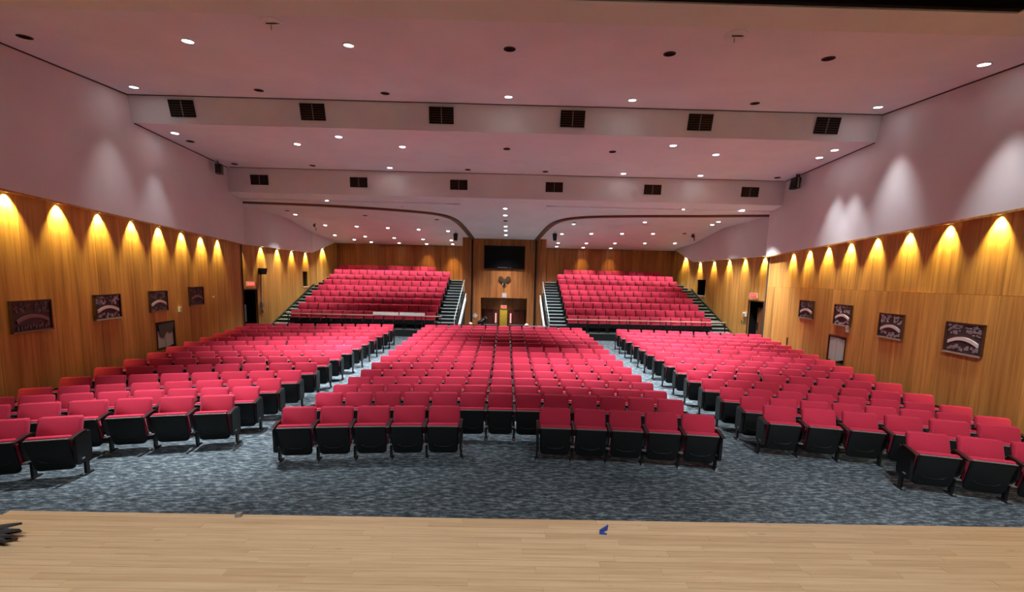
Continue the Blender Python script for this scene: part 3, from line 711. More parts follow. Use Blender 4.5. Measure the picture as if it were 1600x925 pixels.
for side in ('left', 'right'):
    x0, x1 = SX[side]
    st_ = bpy.data.objects.new('floor_riser_' + side, None); COL.objects.link(st_); st_.location = ((x0 + x1) / 2, YP0, 0.06); struct(st_)
    loc = Vector(st_.location)
    def part(mb, nm, mt, parent=st_):
        mb.v = [(a - loc.x, b - loc.y, c - loc.z) for a, b, c in mb.v] if parent is st_ else mb.v
        return mb.obj(nm, mt, parent)
    for j in range(9):
        z = ZP0 + RISE * j; ya = YP0 + RUN * j; yb = ya + RUN if j < 8 else YB - 0.02
        mb = MB(); mb.box(x0, x1, ya, yb, 0.06, z - 0.03, 0); mb.box(x0, x1, ya - 0.015, yb, z - 0.03, z, 1)
        p = part(mb, 'platform', [M['riser'], M['riser']])
        mb = MB(); mb.box(x0, x1, ya - 0.02, ya + 0.02, z - 0.004, z + 0.008)
        mb.v = [(a - loc.x, b - loc.y, c - loc.z) for a, b, c in mb.v]
        if j == 0: mb.obj('nosing', M['nosing'], p)
    for (sa, sb) in STAIRS[side]:
        for q in range(-1, 17):
            z = ZP0 + RISE / 2 * q; ya = YP0 + RUN / 2 * q; yb = ya + RUN / 2 if q < 16 else YB - 0.02
            mb = MB(); mb.box(sa, sb, ya, yb, 0.06, z - 0.02, 0); mb.box(sa, sb, ya, yb, z - 0.02, z, 1)
            p = part(mb, 'step', [M['riser'], M['tread']])
            inset = 0.08 if q % 2 else 0.0
            mb = MB(); mb.box(sa + inset * 0.5, sb - inset, ya - 0.02, ya + 0.035, z - 0.03, z + 0.006)
            mb.v = [(a - loc.x, b - loc.y, c - loc.z) for a, b, c in mb.v]
            mb.obj('nosing', M['nosing'], p)
    # sloping skirting where the wall stair meets the wall
    sx = STAIRS[side][0][0] if side == 'left' else STAIRS[side][1][1]
    sg = -1 if side == 'left' else 1
    mb = MB(); a0, b0 = (YP0 - 0.5, 0.06), (YB - 0.2, ZP0 + 0.4 * (YB - 0.2 - YP0))
    xo, xi_ = sx + sg * 0.05, sx + sg * 0.005
    mb.hexa([(xi_, a0[0], a0[1]), (xo, a0[0], a0[1]), (xo, b0[0], b0[1]), (xi_, b0[0], b0[1])], [(xi_, a0[0], a0[1] + 0.13), (xo, a0[0], a0[1] + 0.13), (xo, b0[0], b0[1] + 0.13), (xi_, b0[0], b0[1] + 0.13)])
    part(mb, 'skirting', M['riser'])
    # seats
    pitch_ = (x1 - x0) / 14.0
    for j in range(9):
        nn = 14 if j < 8 else 12
        off = 0 if nn == 14 else (0 if side == 'left' else 1)
        for i in range(nn):
            cx = x0 + pitch_ * (i + off + 0.5); cy = YP0 + RUN * j + 0.43; cz = ZP0 + RISE * j
            lab = 'red seat on the %s stand, %s row up, %s from its left end' % (side, ORD[j], ORD[i])
            t = thing('stand_seat', lab, 'chair', (cx, cy, cz), 0, 'seats on the raised stands')
            for nm in ('backrest', 'back_shell', 'seat_cushion', 'seat_pan'): link(nm, sm[nm], t)
            o = link('leg', sm['leg'], t); o.location = (-pitch_ / 2 + 0.01, 0, 0)
    # front rail
    ra, rb = (-10.75, -3.17) if side == 'left' else (3.0, 10.95)
    t = thing('guard_rail', 'long wooden guard rail on black posts before the %s stand' % side, 'railing', ((ra + rb) / 2, YP0 + 0.06, ZP0), 0)
    cxr = (ra + rb) / 2
    MB().box(ra - cxr, rb - cxr, -0.045, 0.045, 0.66, 0.70).obj('handrail', M['railwood'], t)
    for k_ in range(9):
        xx = ra - cxr + 0.05 + (rb - ra - 0.1) * k_ / 8
        MB().box(xx - 0.018, xx + 0.018, -0.018, 0.018, 0.0, 0.66).obj('post', M['blackmetal'], t)
    MB().box(ra - cxr, rb - cxr, -0.012, 0.012, 0.30, 0.33).obj('middle_rail', M['blackmetal'], t)
    # sloping stair guard beside the portal
    gx = -2.55 if side == 'left' else 2.16; sgn = 1 if side == 'left' else -1
    t = thing('stair_guard', 'pale sloping stair guard at the inner edge of the %s stand' % side, 'railing', (gx, 20.5, 0.40), 0)
    def gp(y, z, dx=0.0): return (dx, y - 20.5, z - 0.40)
    MB().tube([gp(20.55, 0.95), gp(20.6, 1.02), gp(25.1, 2.86)], 0.022, 8).obj('top_rail', M['railwood'] if False else M['greypaint'], t)
    MB().tube([gp(20.55, 0.40), gp(20.55, 0.97)], 0.022, 8).obj('post', M['greypaint'], t)
    MB().tube([gp(22.8, 1.3), gp(22.8, 1.9)], 0.018, 8).obj('post', M['greypaint'], t)
    MB().tube([gp(24.9, 2.2), gp(24.9, 2.78)], 0.018, 8).obj('post', M['greypaint'], t)
    MB().hexa([gp(20.3, 0.30, sgn * 0.22), gp(23.7, 1.72, sgn * 0.22), gp(23.7, 1.72, sgn * 0.26), gp(20.3, 0.30, sgn * 0.26)], [gp(20.3, 0.48, sgn * 0.22), gp(23.7, 1.90, sgn * 0.22), gp(23.7, 1.90, sgn * 0.26), gp(20.3, 0.48, sgn * 0.26)]).obj('stringer', M['greypaint'], t)
    MB().hexa([gp(20.3, 0.66, sgn * 0.22), gp(23.7, 2.05, sgn * 0.22), gp(23.7, 2.05, sgn * 0.26), gp(20.3, 0.66, sgn * 0.26)], [gp(20.3, 0.72, sgn * 0.22), gp(23.7, 2.11, sgn * 0.22), gp(23.7, 2.11, sgn * 0.26), gp(20.3, 0.72, sgn * 0.26)]).obj('upper_stringer', M['greypaint'], t)
    for k_ in range(5):
        yy = 20.4 + 0.78 * k_; zz = 0.42 + 0.41 * (yy - 20.3)
        MB().tube([gp(yy, zz, sgn * 0.24), gp(yy + 0.2, zz + 0.36, sgn * 0.24)], 0.02, 6).obj('strut', M['greypaint'], t)
    MB().hexa([gp(20.45, 0.06), gp(25.2, 0.06), gp(25.2, 0.06, 0.03), gp(20.45, 0.06, 0.03)], [gp(20.45, 0.40), gp(25.2, 2.30), gp(25.2, 2.30, 0.03), gp(20.45, 0.40, 0.03)]).obj('side_panel', M['riser'], t)
for i, (xa, xb) in enumerate(((-6.52, -5.26), (-5.22, -3.97))):
    t = MB().hexa([(xa, 20.39, 1.10), (xb, 20.39, 1.09), (xb, 20.412, 1.09), (xa, 20.412, 1.10)], [(xa + 0.01, 20.39, 1.25), (xb - 0.01, 20.39, 1.24), (xb - 0.01, 20.412, 1.24), (xa + 0.01, 20.412, 1.25)]).obj('paper_banner', M['paper'])
    tag(t, '%s long white paper strip fixed to the left stand rail' % ('left' if i == 0 else 'right'), 'paper', 'white strips on the rail')

# ------------------------------------------------------------------ portal: screen, emblem, doors
tv = thing('wall_screen', 'large black flat screen high on the wooden portal wall', 'television', (-0.17, YP - 0.02, 3.58))
f_ = MB()
for (x0, x1, z0, z1_) in ((-1.22, 1.22, 1.35, 1.38), (-1.22, 1.22, 0, 0.03), (-1.22, -1.19, 0, 1.38), (1.19, 1.22, 0, 1.38)): f_.box(x0, x1, -0.07, 0.0, z0, z1_)
f_.obj('bezel', M['blackmetal'], tv)
MB().box(-1.19, 1.19, -0.055, 0.0, 0.03, 1.35).obj('display', M['screen'], tv)
mb = MB(); mb.box(-0.42, 0.18, -0.10, -0.06, 0.05, 0.11); mb.box(0.30, 0.40, -0.10, -0.06, 0.05, 0.11)
mb.obj('soundbar', mat('soundbar_grey', (0.03, 0.03, 0.032), 0.5), tv)
em = thing('winged_emblem', 'small dark carved winged emblem on the wall below the screen', 'wall carving', (-0.15, YP - 0.01, 2.57))
def extr(pts, y0, y1): return MB().hexa([(x, y0, z) for x, z in pts], [(x, y1, z) for x, z in pts])
wing = [(0.03, 0.30), (0.06, 0.44), (0.14, 0.55), (0.26, 0.58), (0.35, 0.52), (0.37, 0.42), (0.33, 0.33), (0.25, 0.26), (0.15, 0.20), (0.07, 0.20)]
for sg in (-1, 1):
    wo = extr([(sg * x, z) for x, z in wing], -0.07, 0.0).obj('wing', M['bronze'], em)
    for q in range(3):
        extr([(sg * (0.09 + q * 0.07), 0.28 + q * 0.03), (sg * (0.13 + q * 0.07), 0.30 + q * 0.03), (sg * (0.17 + q * 0.06), 0.50 - q * 0.02), (sg * (0.13 + q * 0.06), 0.50 - q * 0.02)], -0.085, -0.06).obj('feather', M['bronze'], wo)
    extr([(sg * 0.07, 0.14), (sg * 0.10, 0.15), (sg * 0.12, 0.06), (sg * 0.10, 0.05)], -0.06, 0.0).obj('talon', M['paper'], em)
extr([(-0.05, 0.12), (0.05, 0.12), (0.07, 0.28), (0.045, 0.40), (0.0, 0.43), (-0.045, 0.40), (-0.07, 0.28)], -0.10, 0.0).obj('body', M['bronze'], em)
extr([(-0.04, 0.13), (-0.075, 0.02), (0.0, -0.03), (0.075, 0.02), (0.04, 0.13)], -0.06, 0.0).obj('tail', M['bronze'], em)
def poster(name, label, cx, cz, wd, ht, rot, y):
    t = thing(name, label, 'poster', (cx, y, cz)); t.rotation_euler = (0, rot, 0)
    MB().box(-wd / 2, wd / 2, -0.012, 0.0, -ht / 2, ht / 2).obj('sheet', mat('poster_sheet', (0.42, 0.30, 0.25), 0.6), t)
    MB().box(-wd * 0.36, wd * 0.36, -0.016, -0.011, -ht * 0.36, ht * 0.36).obj('print', mat('poster_print', (0.50, 0.40, 0.34), 0.6), t)
poster('wall_plate', 'pale square plate centred above the portal opening', -0.14, 2.0, 0.30, 0.30, 0.0, YP - 0.012)
poster('tilted_poster', 'pale square sheet hung cornerwise left of the portal opening', -1.89, 0.72, 0.26, 0.26, R(38), YP - 0.012)
# recess behind the opening
mb = MB(); YD = 26.6
mb.box(OX0 - 0.05, OX0, YP, YD + 0.1, -1.0, OZ); mb.box(OX1, OX1 + 0.05, YP, YD + 0.1, -1.0, OZ)
mb.box(OX0 - 0.05, OX1 + 0.05, YP, YD + 0.1, OZ, OZ + 0.05)
mb.box(OX0, OX1, YD + 0.06, YD + 0.12, 1.04, OZ)
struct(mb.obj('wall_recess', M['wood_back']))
struct(MB().box(-0.42, 0.06, YD - 0.02, YD + 0.1, -1.0, 1.06).obj('wall_pier', M['yellow']))
for i, (xa, xb, hx) in enumerate(((-1.50, -0.47, -0.67), (0.10, 1.18, 0.28))):
    d_ = MB(); wx0, wx1, wz0, wz1 = hx - 0.05, hx + 0.05, 0.16, 0.80
    for (x0, x1, z0, z1_) in ((xa, wx0, -0.97, 1.04), (wx1, xb, -0.97, 1.04), (wx0, wx1, -0.97, wz0), (wx0, wx1, wz1, 1.04)): d_.box(x0, x1, YD, YD + 0.05, z0, z1_)
    do = struct(d_.obj('door_%d' % (i + 3), M['doorred']))
    MB().box(wx0, wx1, YD + 0.015, YD + 0.03, wz0, wz1).obj('window_pane', M['winpink'], do)
    fr = MB()
    for (x0, x1, z0, z1_) in ((wx0 - 0.02, wx0, wz0 - 0.02, wz1 + 0.02), (wx1, wx1 + 0.02, wz0 - 0.02, wz1 + 0.02), (wx0, wx1, wz1, wz1 + 0.02), (wx0, wx1, wz0 - 0.02, wz0)): fr.box(x0, x1, YD - 0.01, YD, z0, z1_)
    fr.obj('window_frame', M['blackmetal'], do)
    MB().box(xa + 0.08, xb - 0.08, YD - 0.07, YD - 0.03, 0.03, 0.08).obj('push_bar', M['steel'], do)
    MB().box((xa + xb) / 2 - 0.15, (xa + xb) / 2 + 0.15, YD - 0.06, YD, 0.92, 0.98).obj('closer', M['blackmetal'], do)
downlight(-0.18, 25.95, OZ, 'on', 'lit round downlight in the soffit of the recess before the doors', 'recess light', watts=45, angle=120, col=(1.0, 0.82, 0.5))

# exit signs
fc = bpy.data.curves.new('exit_text', 'FONT'); fc.body = 'EXIT'; fc.size = 0.15; fc.align_x = 'CENTER'; fc.align_y = 'CENTER'; fc.extrude = 0.003
tmp = bpy.data.objects.new('exit_text', fc); COL.objects.link(tmp)
dg = bpy.context.evaluated_depsgraph_get(); ME_EXIT = bpy.data.meshes.new_from_object(tmp.evaluated_get(dg)); bpy.data.objects.remove(tmp)
ME_EXIT.materials.clear(); ME_EXIT.materials.append(M['exitletter'])
def exit_sign(x, y, z, rz, label):
    t = thing('exit_sign', label, 'sign', (x, y, z), rz, 'exit signs')
    MB().box(-0.19, 0.19, -0.05, 0.0, -0.115, 0.115).obj('housing', M['white'], t)
    MB().box(-0.17, 0.17, -0.056, -0.05, -0.095, 0.095).obj('face', M['exit'], t)
    o = link('lettering', ME_EXIT, t); o.location = (0, -0.058, 0); o.rotation_euler = (R(90), 0, 0)
exit_sign(-0.18, YD - 0.04, 1.20, 0, 'red lit EXIT sign over the yellow pier between the doors')
exit_sign(XL2 + 0.12, 19.0, 2.52, R(62), 'red lit EXIT sign above the dark doorway on the left')
exit_sign(XR2 - 0.12, 19.05, 2.50, R(-62), 'red lit EXIT sign above the brown door on the right')

# ------------------------------------------------------------------ side doors and openings
def reveal(name, X, sgn, ya, yb, z0, z1_, depth=0.55, mt=None):
    mb = MB(); xa, xb = X, X + sgn * depth
    x0, x1 = min(xa, xb), max(xa, xb)
    mb.box(x0, x1, ya - 0.04, ya, z0, z1_); mb.box(x0, x1, yb, yb + 0.04, z0, z1_); mb.box(x0, x1, ya - 0.04, yb + 0.04, z1_, z1_ + 0.04)
    if z0 > 1: mb.box(x0, x1, ya - 0.04, yb + 0.04, z0 - 0.04, z0)
    mb.box(min(xb, xb + sgn * 0.02), max(xb, xb + sgn * 0.02), ya, yb, z0, z1_)
    return struct(mb.obj(name, mt or M['dark']))
def door_trim(parent, X, sgn, ya, yb, z1_):
    mb = MB(); x0, x1 = sorted((X, X - sgn * 0.03))
    mb.box(x0, x1, ya - 0.06, ya, 0, z1_ + 0.06); mb.box(x0, x1, yb, yb + 0.06, 0, z1_ + 0.06); mb.box(x0, x1, ya, yb, z1_, z1_ + 0.06)
    mb.obj('door_frame', M['frame'], parent)
d1 = reveal('door_1', XL2 - 0.05, -1, 18.49, 19.62, 0, 2.24); door_trim(d1, XL2, -1, 18.49, 19.62, 2.24)
MB().box(XL2 - 0.42, XL2 - 0.36, 19.2, 19.4, 0.75, 1.55).obj('notice', M['greypaint'], d1)
d2 = reveal('door_2', XR2 + 0.05, 1, 18.43, 19.56, 0, 2.22); door_trim(d2, XR2, 1, 18.43, 19.56, 2.22)
MB().hexa([(XR2 + 0.07, 18.45, 0.06), (XR2 + 0.12, 18.45, 0.06), (XR2 + 0.32, 19.3, 0.06), (XR2 + 0.27, 19.3, 0.06)], [(XR2 + 0.07, 18.45, 1.95), (XR2 + 0.12, 18.45, 1.95), (XR2 + 0.32, 19.3, 1.95), (XR2 + 0.27, 19.3, 1.95)]).obj('door_leaf', M['doorbrown'], d2)
MB().box(XR2 + 0.2, XR2 + 0.25, 19.1, 19.17, 0.9, 1.25).obj('handle', M['blackmetal'], d2)
w1 = reveal('window_1', XL2 - 0.05, -1, 24.1, 24.66, 2.3, 3.15, mt=mat('booth_grey', (0.10, 0.085, 0.06), 0.8)); w2 = reveal('window_2', XR2 + 0.05, 1, 24.1, 25.15, 2.28, 3.2)
MB().box(XL2 - 0.02, XL2 + 0.05, 24.06, 24.7, 2.24, 2.30).obj('window_sill', M['railwood'], w1)
MB().box(XR2 - 0.05, XR2 + 0.02, 24.06, 25.2, 2.22, 2.28).obj('window_sill', M['railwood'], w2)
# access hatches low on the long walls
def wallpt(sgn, y, off): # point on the long wall, off metres into the room
    nx, ny = -sgn / sL, WB / sL
    return (sgn * wx(y) + nx * off, y + ny * off)
def wall_rz(sgn): return (math.atan2(1, -WB) if sgn < 0 else math.atan2(-1, -WB)) 
# local frame on long walls: +x runs along the wall to the viewer's right, -y points into the room
def wall_thing(name, label, cat, sgn, y, z, off=0.0, group=None):
    px, py = wallpt(sgn, y, off)
    nrm = Vector((-sgn / sL, WB / sL)); 
    rz = math.atan2(nrm.x, -nrm.y)    # rotates local -y onto nrm
    return thing(name, label, cat, (px, py, z), rz, group)
for sgn, lab in ((-1, 'left'), (1, 'right')):
    t = wall_thing('access_hatch', 'open hatch low in the %s wooden wall with %s inside' % (lab, 'torn lining' if sgn < 0 else 'grey folded flaps'), 'hatch', sgn, 12.55, 0.72, 0.0)
    a = 0.40
    f_ = MB()
    for (x0, x1, z0, z1_) in ((-a - 0.03, a + 0.03, 0.76, 0.80), (-a - 0.03, a + 0.03, -0.03, 0.0), (-a - 0.03, -a, 0, 0.77), (a, a + 0.03, 0, 0.77)): f_.box(x0, x1, -0.03, 0.12, z0, z1_)
    f_.obj('frame', M['frame'], t)
    MB().box(-a, a, 0.10, 0.12, 0.0, 0.77).obj('backing', M['dark'], t)
    if sgn < 0:
        MB().hexa([(-a + 0.03, 0.005, 0.03), (-0.03, -0.005, 0.02), (-0.03, 0.015, 0.02), (-a + 0.03, 0.025, 0.03)], [(-a + 0.03, 0.005, 0.55), (-0.03, -0.005, 0.45), (-0.03, 0.015, 0.45), (-a + 0.03, 0.025, 0.55)]).obj('flap', M['cloth'], t)
        MB().hexa([(0.0, -0.005, 0.02), (a - 0.04, 0.005, 0.05), (a - 0.04, 0.025, 0.05), (0.0, 0.015, 0.02)], [(0.0, -0.005, 0.46), (a - 0.04, 0.005, 0.60), (a - 0.04, 0.025, 0.60), (0.0, 0.015, 0.46)]).obj('flap', M['cloth'], t)
        extr([(-a + 0.03, 0.74), (a - 0.03, 0.74), (a - 0.06, 0.58), (a - 0.13, 0.44), (0.12, 0.42), (0.02, 0.48), (-0.06, 0.42), (-0.16, 0.30), (-0.26, 0.34), (-0.33, 0.52)], -0.035, -0.03).obj('torn_lining', M['darkcloth'], t)
    else:
        MB().hexa([(-a + 0.02, -0.005, 0.02), (-0.01, -0.025, 0.0), (-0.01, -0.005, 0.0), (-a + 0.02, 0.015, 0.02)], [(-a + 0.02, -0.005, 0.72), (-0.01, -0.025, 0.73), (-0.01, -0.005, 0.73), (-a + 0.02, 0.015, 0.72)]).obj('flap', M['cloth'], t)
        MB().hexa([(0.01, -0.025, 0.0), (a - 0.05, 0.005, 0.10), (a - 0.05, 0.025, 0.10), (0.01, -0.005, 0.0)], [(0.01, -0.025, 0.73), (a - 0.02, 0.005, 0.70), (a - 0.02, 0.025, 0.70), (0.01, -0.005, 0.73)]).obj('flap', M['cloth'], t)

# ------------------------------------------------------------------ relief plaques
def plaque(sgn, y, zc, wd, ht, label, seed, tone):
    t = wall_thing('relief_plaque', label, 'plaque', sgn, y, zc, 0.012, 'relief plaques on the side walls')
    a, b = wd / 2, ht / 2
    f_ = MB()
    for (x0, x1, z0, z1_) in ((-a, a, b - 0.035, b), (-a, -a + 0.03, -b, b), (a - 0.03, a, -b, b)): f_.box(x0, x1, -0.05, 0.0, z0, z1_)
    f_.obj('frame', M['frame'], t)
    MB().hexa([(-a, -0.06, -b), (a, -0.06, -b), (a, 0, -b), (-a, 0, -b)], [(-a, -0.05, -b + 0.035), (a, -0.05, -b + 0.035), (a, 0, -b + 0.035), (-a, 0, -b + 0.035)]).obj('ledge', M['relief'] if tone > 0.3 else M['frame'], t)
    MB().box(-a + 0.02, a - 0.02, -0.02, 0.0, -b + 0.02, b - 0.02).obj('backing', M['plaqueback'], t)
    rb = MB(); n = 14; top, bot = [], []
    for i in range(n + 1):
        u = -1 + 2 * i / n; x = u * a * 0.78; z = -b * 0.12 + 0.10 * (1 - u * u) - 0.06
        rb_z = z
        top.append((x, rb_z + 0.036)); bot.append((x, rb_z - 0.036))
    for i in range(n):
        q = [bot[i], bot[i + 1], top[i + 1], top[i]]
        rb.hexa([(x, -0.052, z) for x, z in q], [(x, -0.02, z) for x, z in q])
    bo = rb.obj('arched_banner', M['banner'] if tone > 0.2 else M['relief'], t)
    rg = random.Random(seed); rl = MB()
    for i in range(64):
        x = rg.uniform(-a * 0.86, a * 0.86); z = rg.uniform(b * 0.22, b * 0.86)
        if abs(x) < a * 0.14 and z < b * 0.7: continue
        w2, h2, dp = rg.uniform(0.008, 0.036), rg.uniform(0.008, 0.032), rg.uniform(0.03, 0.046)
        o = rounded(w2, z - h2, z + h2, min(w2, h2) * 0.7, min(w2, h2) * 0.3, 2)
        rl.loft([[(x + ox, -0.02, oz) for ox, oz in o], [(x + ox, -dp * 0.8, oz) for ox, oz in o], [(x + ox * 0.6, -dp, z + (oz - z) * 0.6) for ox, oz in o]])
    for i in range(11):
        x = -a * 0.74 + a * 1.48 * (i + rg.uniform(-0.25, 0.25)) / 10; z = -b * rg.uniform(0.5, 0.82)
        w2, h2, dp = rg.uniform(0.014, 0.03), rg.uniform(0.025, 0.045), rg.uniform(0.03, 0.045)
        o = rounded(w2, z - h2, z + h2, w2 * 0.8, w2 * 0.2, 2)
        rl.loft([[(x + ox, -0.02, oz) for ox, oz in o], [(x + ox, -dp, oz) for ox, oz in o]])
    mt = mat('relief_tone', (0.10 + 0.42 * tone, 0.08 + 0.36 * tone, 0.078 + 0.37 * tone), 0.42, 0.15)
    r_ = rl.obj('relief_figures', mt, t); r_['kind'] = 'stuff'
NB = 'plaque with an arched banner on the %s wall, %s'
for i, (sgn, y, z, wd, ht, tone, what) in enumerate([
        (-1, 8.45, 2.07, 0.86, 0.64, 0.12, 'nearest the stage'), (-1, 10.39, 2.11, 0.84, 0.62, 0.85, 'second from the stage'),
        (-1, 12.28, 2.14, 0.80, 0.61, 0.25, 'above the open hatch'), (-1, 14.2, 2.20, 0.83, 0.63, 0.12, 'farthest from the stage'),
        (1, 8.42, 2.01, 0.86, 0.66, 0.45, 'nearest the stage'), (1, 10.43, 2.05, 0.83, 0.64, 0.7, 'second from the stage'),
        (1, 12.38, 2.16, 0.82, 0.64, 0.9, 'above the open hatch'), (1, 14.37, 2.19, 0.90, 0.63, 0.35, 'farthest from the stage')]):
    plaque(sgn, y, z, wd, ht, ('dark relief ' if tone < 0.4 else 'silvery relief ') + NB % ('left' if sgn < 0 else 'right', what), 11 + i, tone)

# ------------------------------------------------------------------ small fittings
def wallbox(name, label, cat, sgn, y, z, wd, ht, dp, mt, extra=None):
    t = wall_thing(name, label, cat, sgn, y, z, 0.012)
    MB().box(-wd / 2, wd / 2, -dp, 0, -ht / 2, ht / 2).obj('housing', mt, t)
    MB().box(-wd * 0.3, wd * 0.3, -dp - 0.012, -dp, -ht * 0.3, ht * 0.1).obj('cover', extra or M['greypaint'], t)
wallbox('wall_phone', 'small white box on the left wooden wall between two plaques', 'wall box', -1, 13.25, 1.83, 0.10, 0.17, 0.05, M['white'])
wallbox('wall_switch', 'tiny white switch on the left wall past the last plaque', 'switch', -1, 15.3, 2.12, 0.07, 0.07, 0.02, M['white'])
wallbox('wall_phone', 'small white box under a plaque on the right wooden wall', 'wall box', 1, 12.08, 1.78, 0.10, 0.20, 0.05, M['white'])
def rearbox(name, label, cat, side, y, z, wd, ht, dp, mt):
    X, sgn = (XL2, -1) if side == 'left' else (XR2, 1)
    t = thing(name, label, cat, (X - sgn * 0.01, y, z), 0)
    x0, x1 = sorted((0, -sgn * dp))
    MB().box(x0, x1, -wd / 2, wd / 2, -ht / 2, ht / 2).obj('housing', mt, t)
    x0, x1 = sorted((-sgn * dp, -sgn * (dp + 0.015)))
    MB().box(x0, x1, -wd * 0.3, wd * 0.3, -ht * 0.35, ht * 0.2).obj('cover', M['grey'], t)
    return t
sp_ = thing('wall_speaker', 'black loudspeaker on the left wall above a conduit', 'speaker', (XL2 + 0.02, 20.02, 3.10), R(62)); sp_.scale = (0.78, 0.78, 0.85)
MB().hexa([(-0.15, -0.30, -0.17), (0.15, -0.30, -0.17), (0.17, -0.06, -0.17), (-0.17, -0.06, -0.17)], [(-0.19, -0.36, 0.17), (0.19, -0.36, 0.17), (0.19, -0.06, 0.17), (-0.19, -0.06, 0.17)]).obj('cabinet', M['black'], sp_)
MB().box(-0.12, 0.12, -0.345, -0.315, -0.12, 0.12).obj('grille', M['blackmetal'], sp_)
MB().box(-0.04, 0.04, -0.08, 0.02, -0.04, 0.04).obj('bracket', M['blackmetal'], sp_)
cdt = tag(MB().tube([(XL2 + 0.035, 19.98, 1.65), (XL2 + 0.035, 20.0, 2.95)], 0.022, 8).obj('conduit', M['railwood']), 'thin vertical conduit running down from the left wall speaker', 'conduit')
rearbox('junction_box', 'grey junction box at the foot of the left wall conduit', 'wall box', 'left', 19.97, 1.52, 0.22, 0.26, 0.09, M['grey'])
rearbox('switch_plate', 'small switch plate below the left wall junction box', 'switch', 'left', 20.05, 1.18, 0.12, 0.12, 0.02, M['bronze'])
rearbox('thermostat', 'white thermostat box beside the right side door', 'wall box', 'right', 19.8, 1.57, 0.22, 0.20, 0.07, M['white'])
for k_, (yy, nm) in enumerate(((19.74, 'nearest the door'), (19.88, 'in the middle'), (20.05, 'farthest from the door'))):
    rearbox('switch_plate', 'small dark switch below the thermostat, %s' % nm, 'switch', 'right', yy, 1.20, 0.07, 0.12, 0.02, M['bronze'])
# hanging lights and speakers near the ceiling
t = thing('theatre_light', 'black stage light with yoke hung on the right upper wall', 'stage light', (10.28, 15.2, 6.95))
MB().tube([(0, 0, 0), (0, 0, -0.12)], 0.03, 8).obj('clamp', M['blackmetal'], t)
MB().hexa([(-0.17, -0.16, -0.52), (0.03, -0.16, -0.52), (0.03, 0.12, -0.52), (-0.17, 0.12, -0.52)], [(-0.12, -0.18, -0.14), (0.05, -0.18, -0.14), (0.05, 0.12, -0.14), (-0.12, 0.12, -0.14)]).obj('body', M['black'], t)
MB().box(-0.075, -0.045, -0.20, -0.16, -0.50, -0.16).obj('yoke', M['steel'], t)
MB().box(0.06, 0.10, -0.14, 0.0, -0.50, -0.20).obj('shutter', M['greypaint'], t)
MB().tube([(0.12, 0.0, -0.3), (0.07, 0.0, 0.0)], 0.025, 6).obj('arm', M['blackmetal'], t)
t = thing('hanging_speaker', 'small dark box speaker on the left upper wall by the ceiling', 'speaker', (-10.28, 15.4, 6.95), R(20))
MB().box(-0.10, 0.10, -0.14, 0.10, -0.46, -0.12).obj('cabinet', M['bronze'], t)
MB().tube([(0, 0, -0.14), (-0.05, 0, 0.0)], 0.02, 6).obj('bracket', M['bronze'], t)
MB().box(-0.08, 0.08, -0.152, -0.139, -0.43, -0.15).obj('grille', M['blackmetal'], t)
for side, x, y in (('left', -2.96, 24.07), ('right', 2.62, 23.57)):
    t = thing('ceiling_speaker', 'black speaker hung from the %s stand ceiling beside the portal' % side, 'speaker', (x, y, zB(y)))
    MB().tube([(0, 0, 0.02), (0, 0, -0.10)], 0.02, 6).obj('stem', M['blackmetal'], t)
    MB().hexa([(-0.09, -0.16, -0.50), (0.09, -0.16, -0.50), (0.09, 0.02, -0.50), (-0.09, 0.02, -0.50)], [(-0.12, -0.08, -0.10), (0.12, -0.08, -0.10), (0.12, 0.12, -0.10), (-0.12, 0.12, -0.10)]).obj('cabinet', M['black'], t)
    MB().hexa([(-0.07, -0.17, -0.47), (0.07, -0.17, -0.47), (0.07, -0.15, -0.47), (-0.07, -0.15, -0.47)], [(-0.09, -0.10, -0.14), (0.09, -0.10, -0.14), (0.09, -0.08, -0.14), (-0.09, -0.08, -0.14)]).obj('grille', M['blackmetal'], t)
for side, x, y in (('left', -10.35, 22.9), ('right', 10.2, 23.2)):
    t = thing('bracket_fixture', 'small dark bracket fixture under the outer corner of the %s stand ceiling' % side, 'fixture', (x, y, zB(y)))
    MB().tube([(0, 0, -0.03), (0.02, -0.05, -0.2), (0.06, -0.05, -0.42)], 0.022, 6).obj('arm', M['bronze'], t)
    MB().hexa([(-0.09, -0.1, -0.22), (0.05, -0.1, -0.26), (0.05, 0.05, -0.26), (-0.09, 0.05, -0.22)], [(-0.07, -0.1, -0.06), (0.03, -0.1, -0.10), (0.03, 0.05, -0.10), (-0.07, 0.05, -0.06)]).obj('head', M['bronze'], t)
for side, x, y in (('left', -3.72, 7.08), ('right', 3.63, 7.05)):
    t = thing('ceiling_rose', 'round ceiling plate with a small hook near the front soffit, %s one' % side, 'ceiling plate', (x, y, z1(y) - 0.002), 0, 'ceiling plates by the front soffit')
    MB().tube([(0, 0, 0.01), (0, 0, -0.03), (0, 0, -0.05)], [0.17, 0.165, 0.08], 20).obj('plate', M['ceiling'], t)
    MB().tube([(-0.02, 0, -0.04), (-0.02, 0, -0.13)], 0.012, 6).obj('hook', M['steel'], t)
    MB().tube([(0.12, -0.02, -0.03), (0.05, -0.05, -0.055), (-0.08, -0.04, -0.05)], 0.012, 6).obj('cable', M['gap'], t)
t = thing('ceiling_sensor', 'small pale ceiling disc beside a downlight left of centre', 'sensor', (-4.42, 17.88, z3(17.88)))
MB().tube([(0, 0, 0.01), (0, 0, -0.03), (0, 0, -0.05)], [0.12, 0.115, 0.05], 16).obj('base', M['beige'], t)
MB().disc((0, 0, -0.05), 0.03, 0.02, 8).obj('cap', M['greypaint'], t)
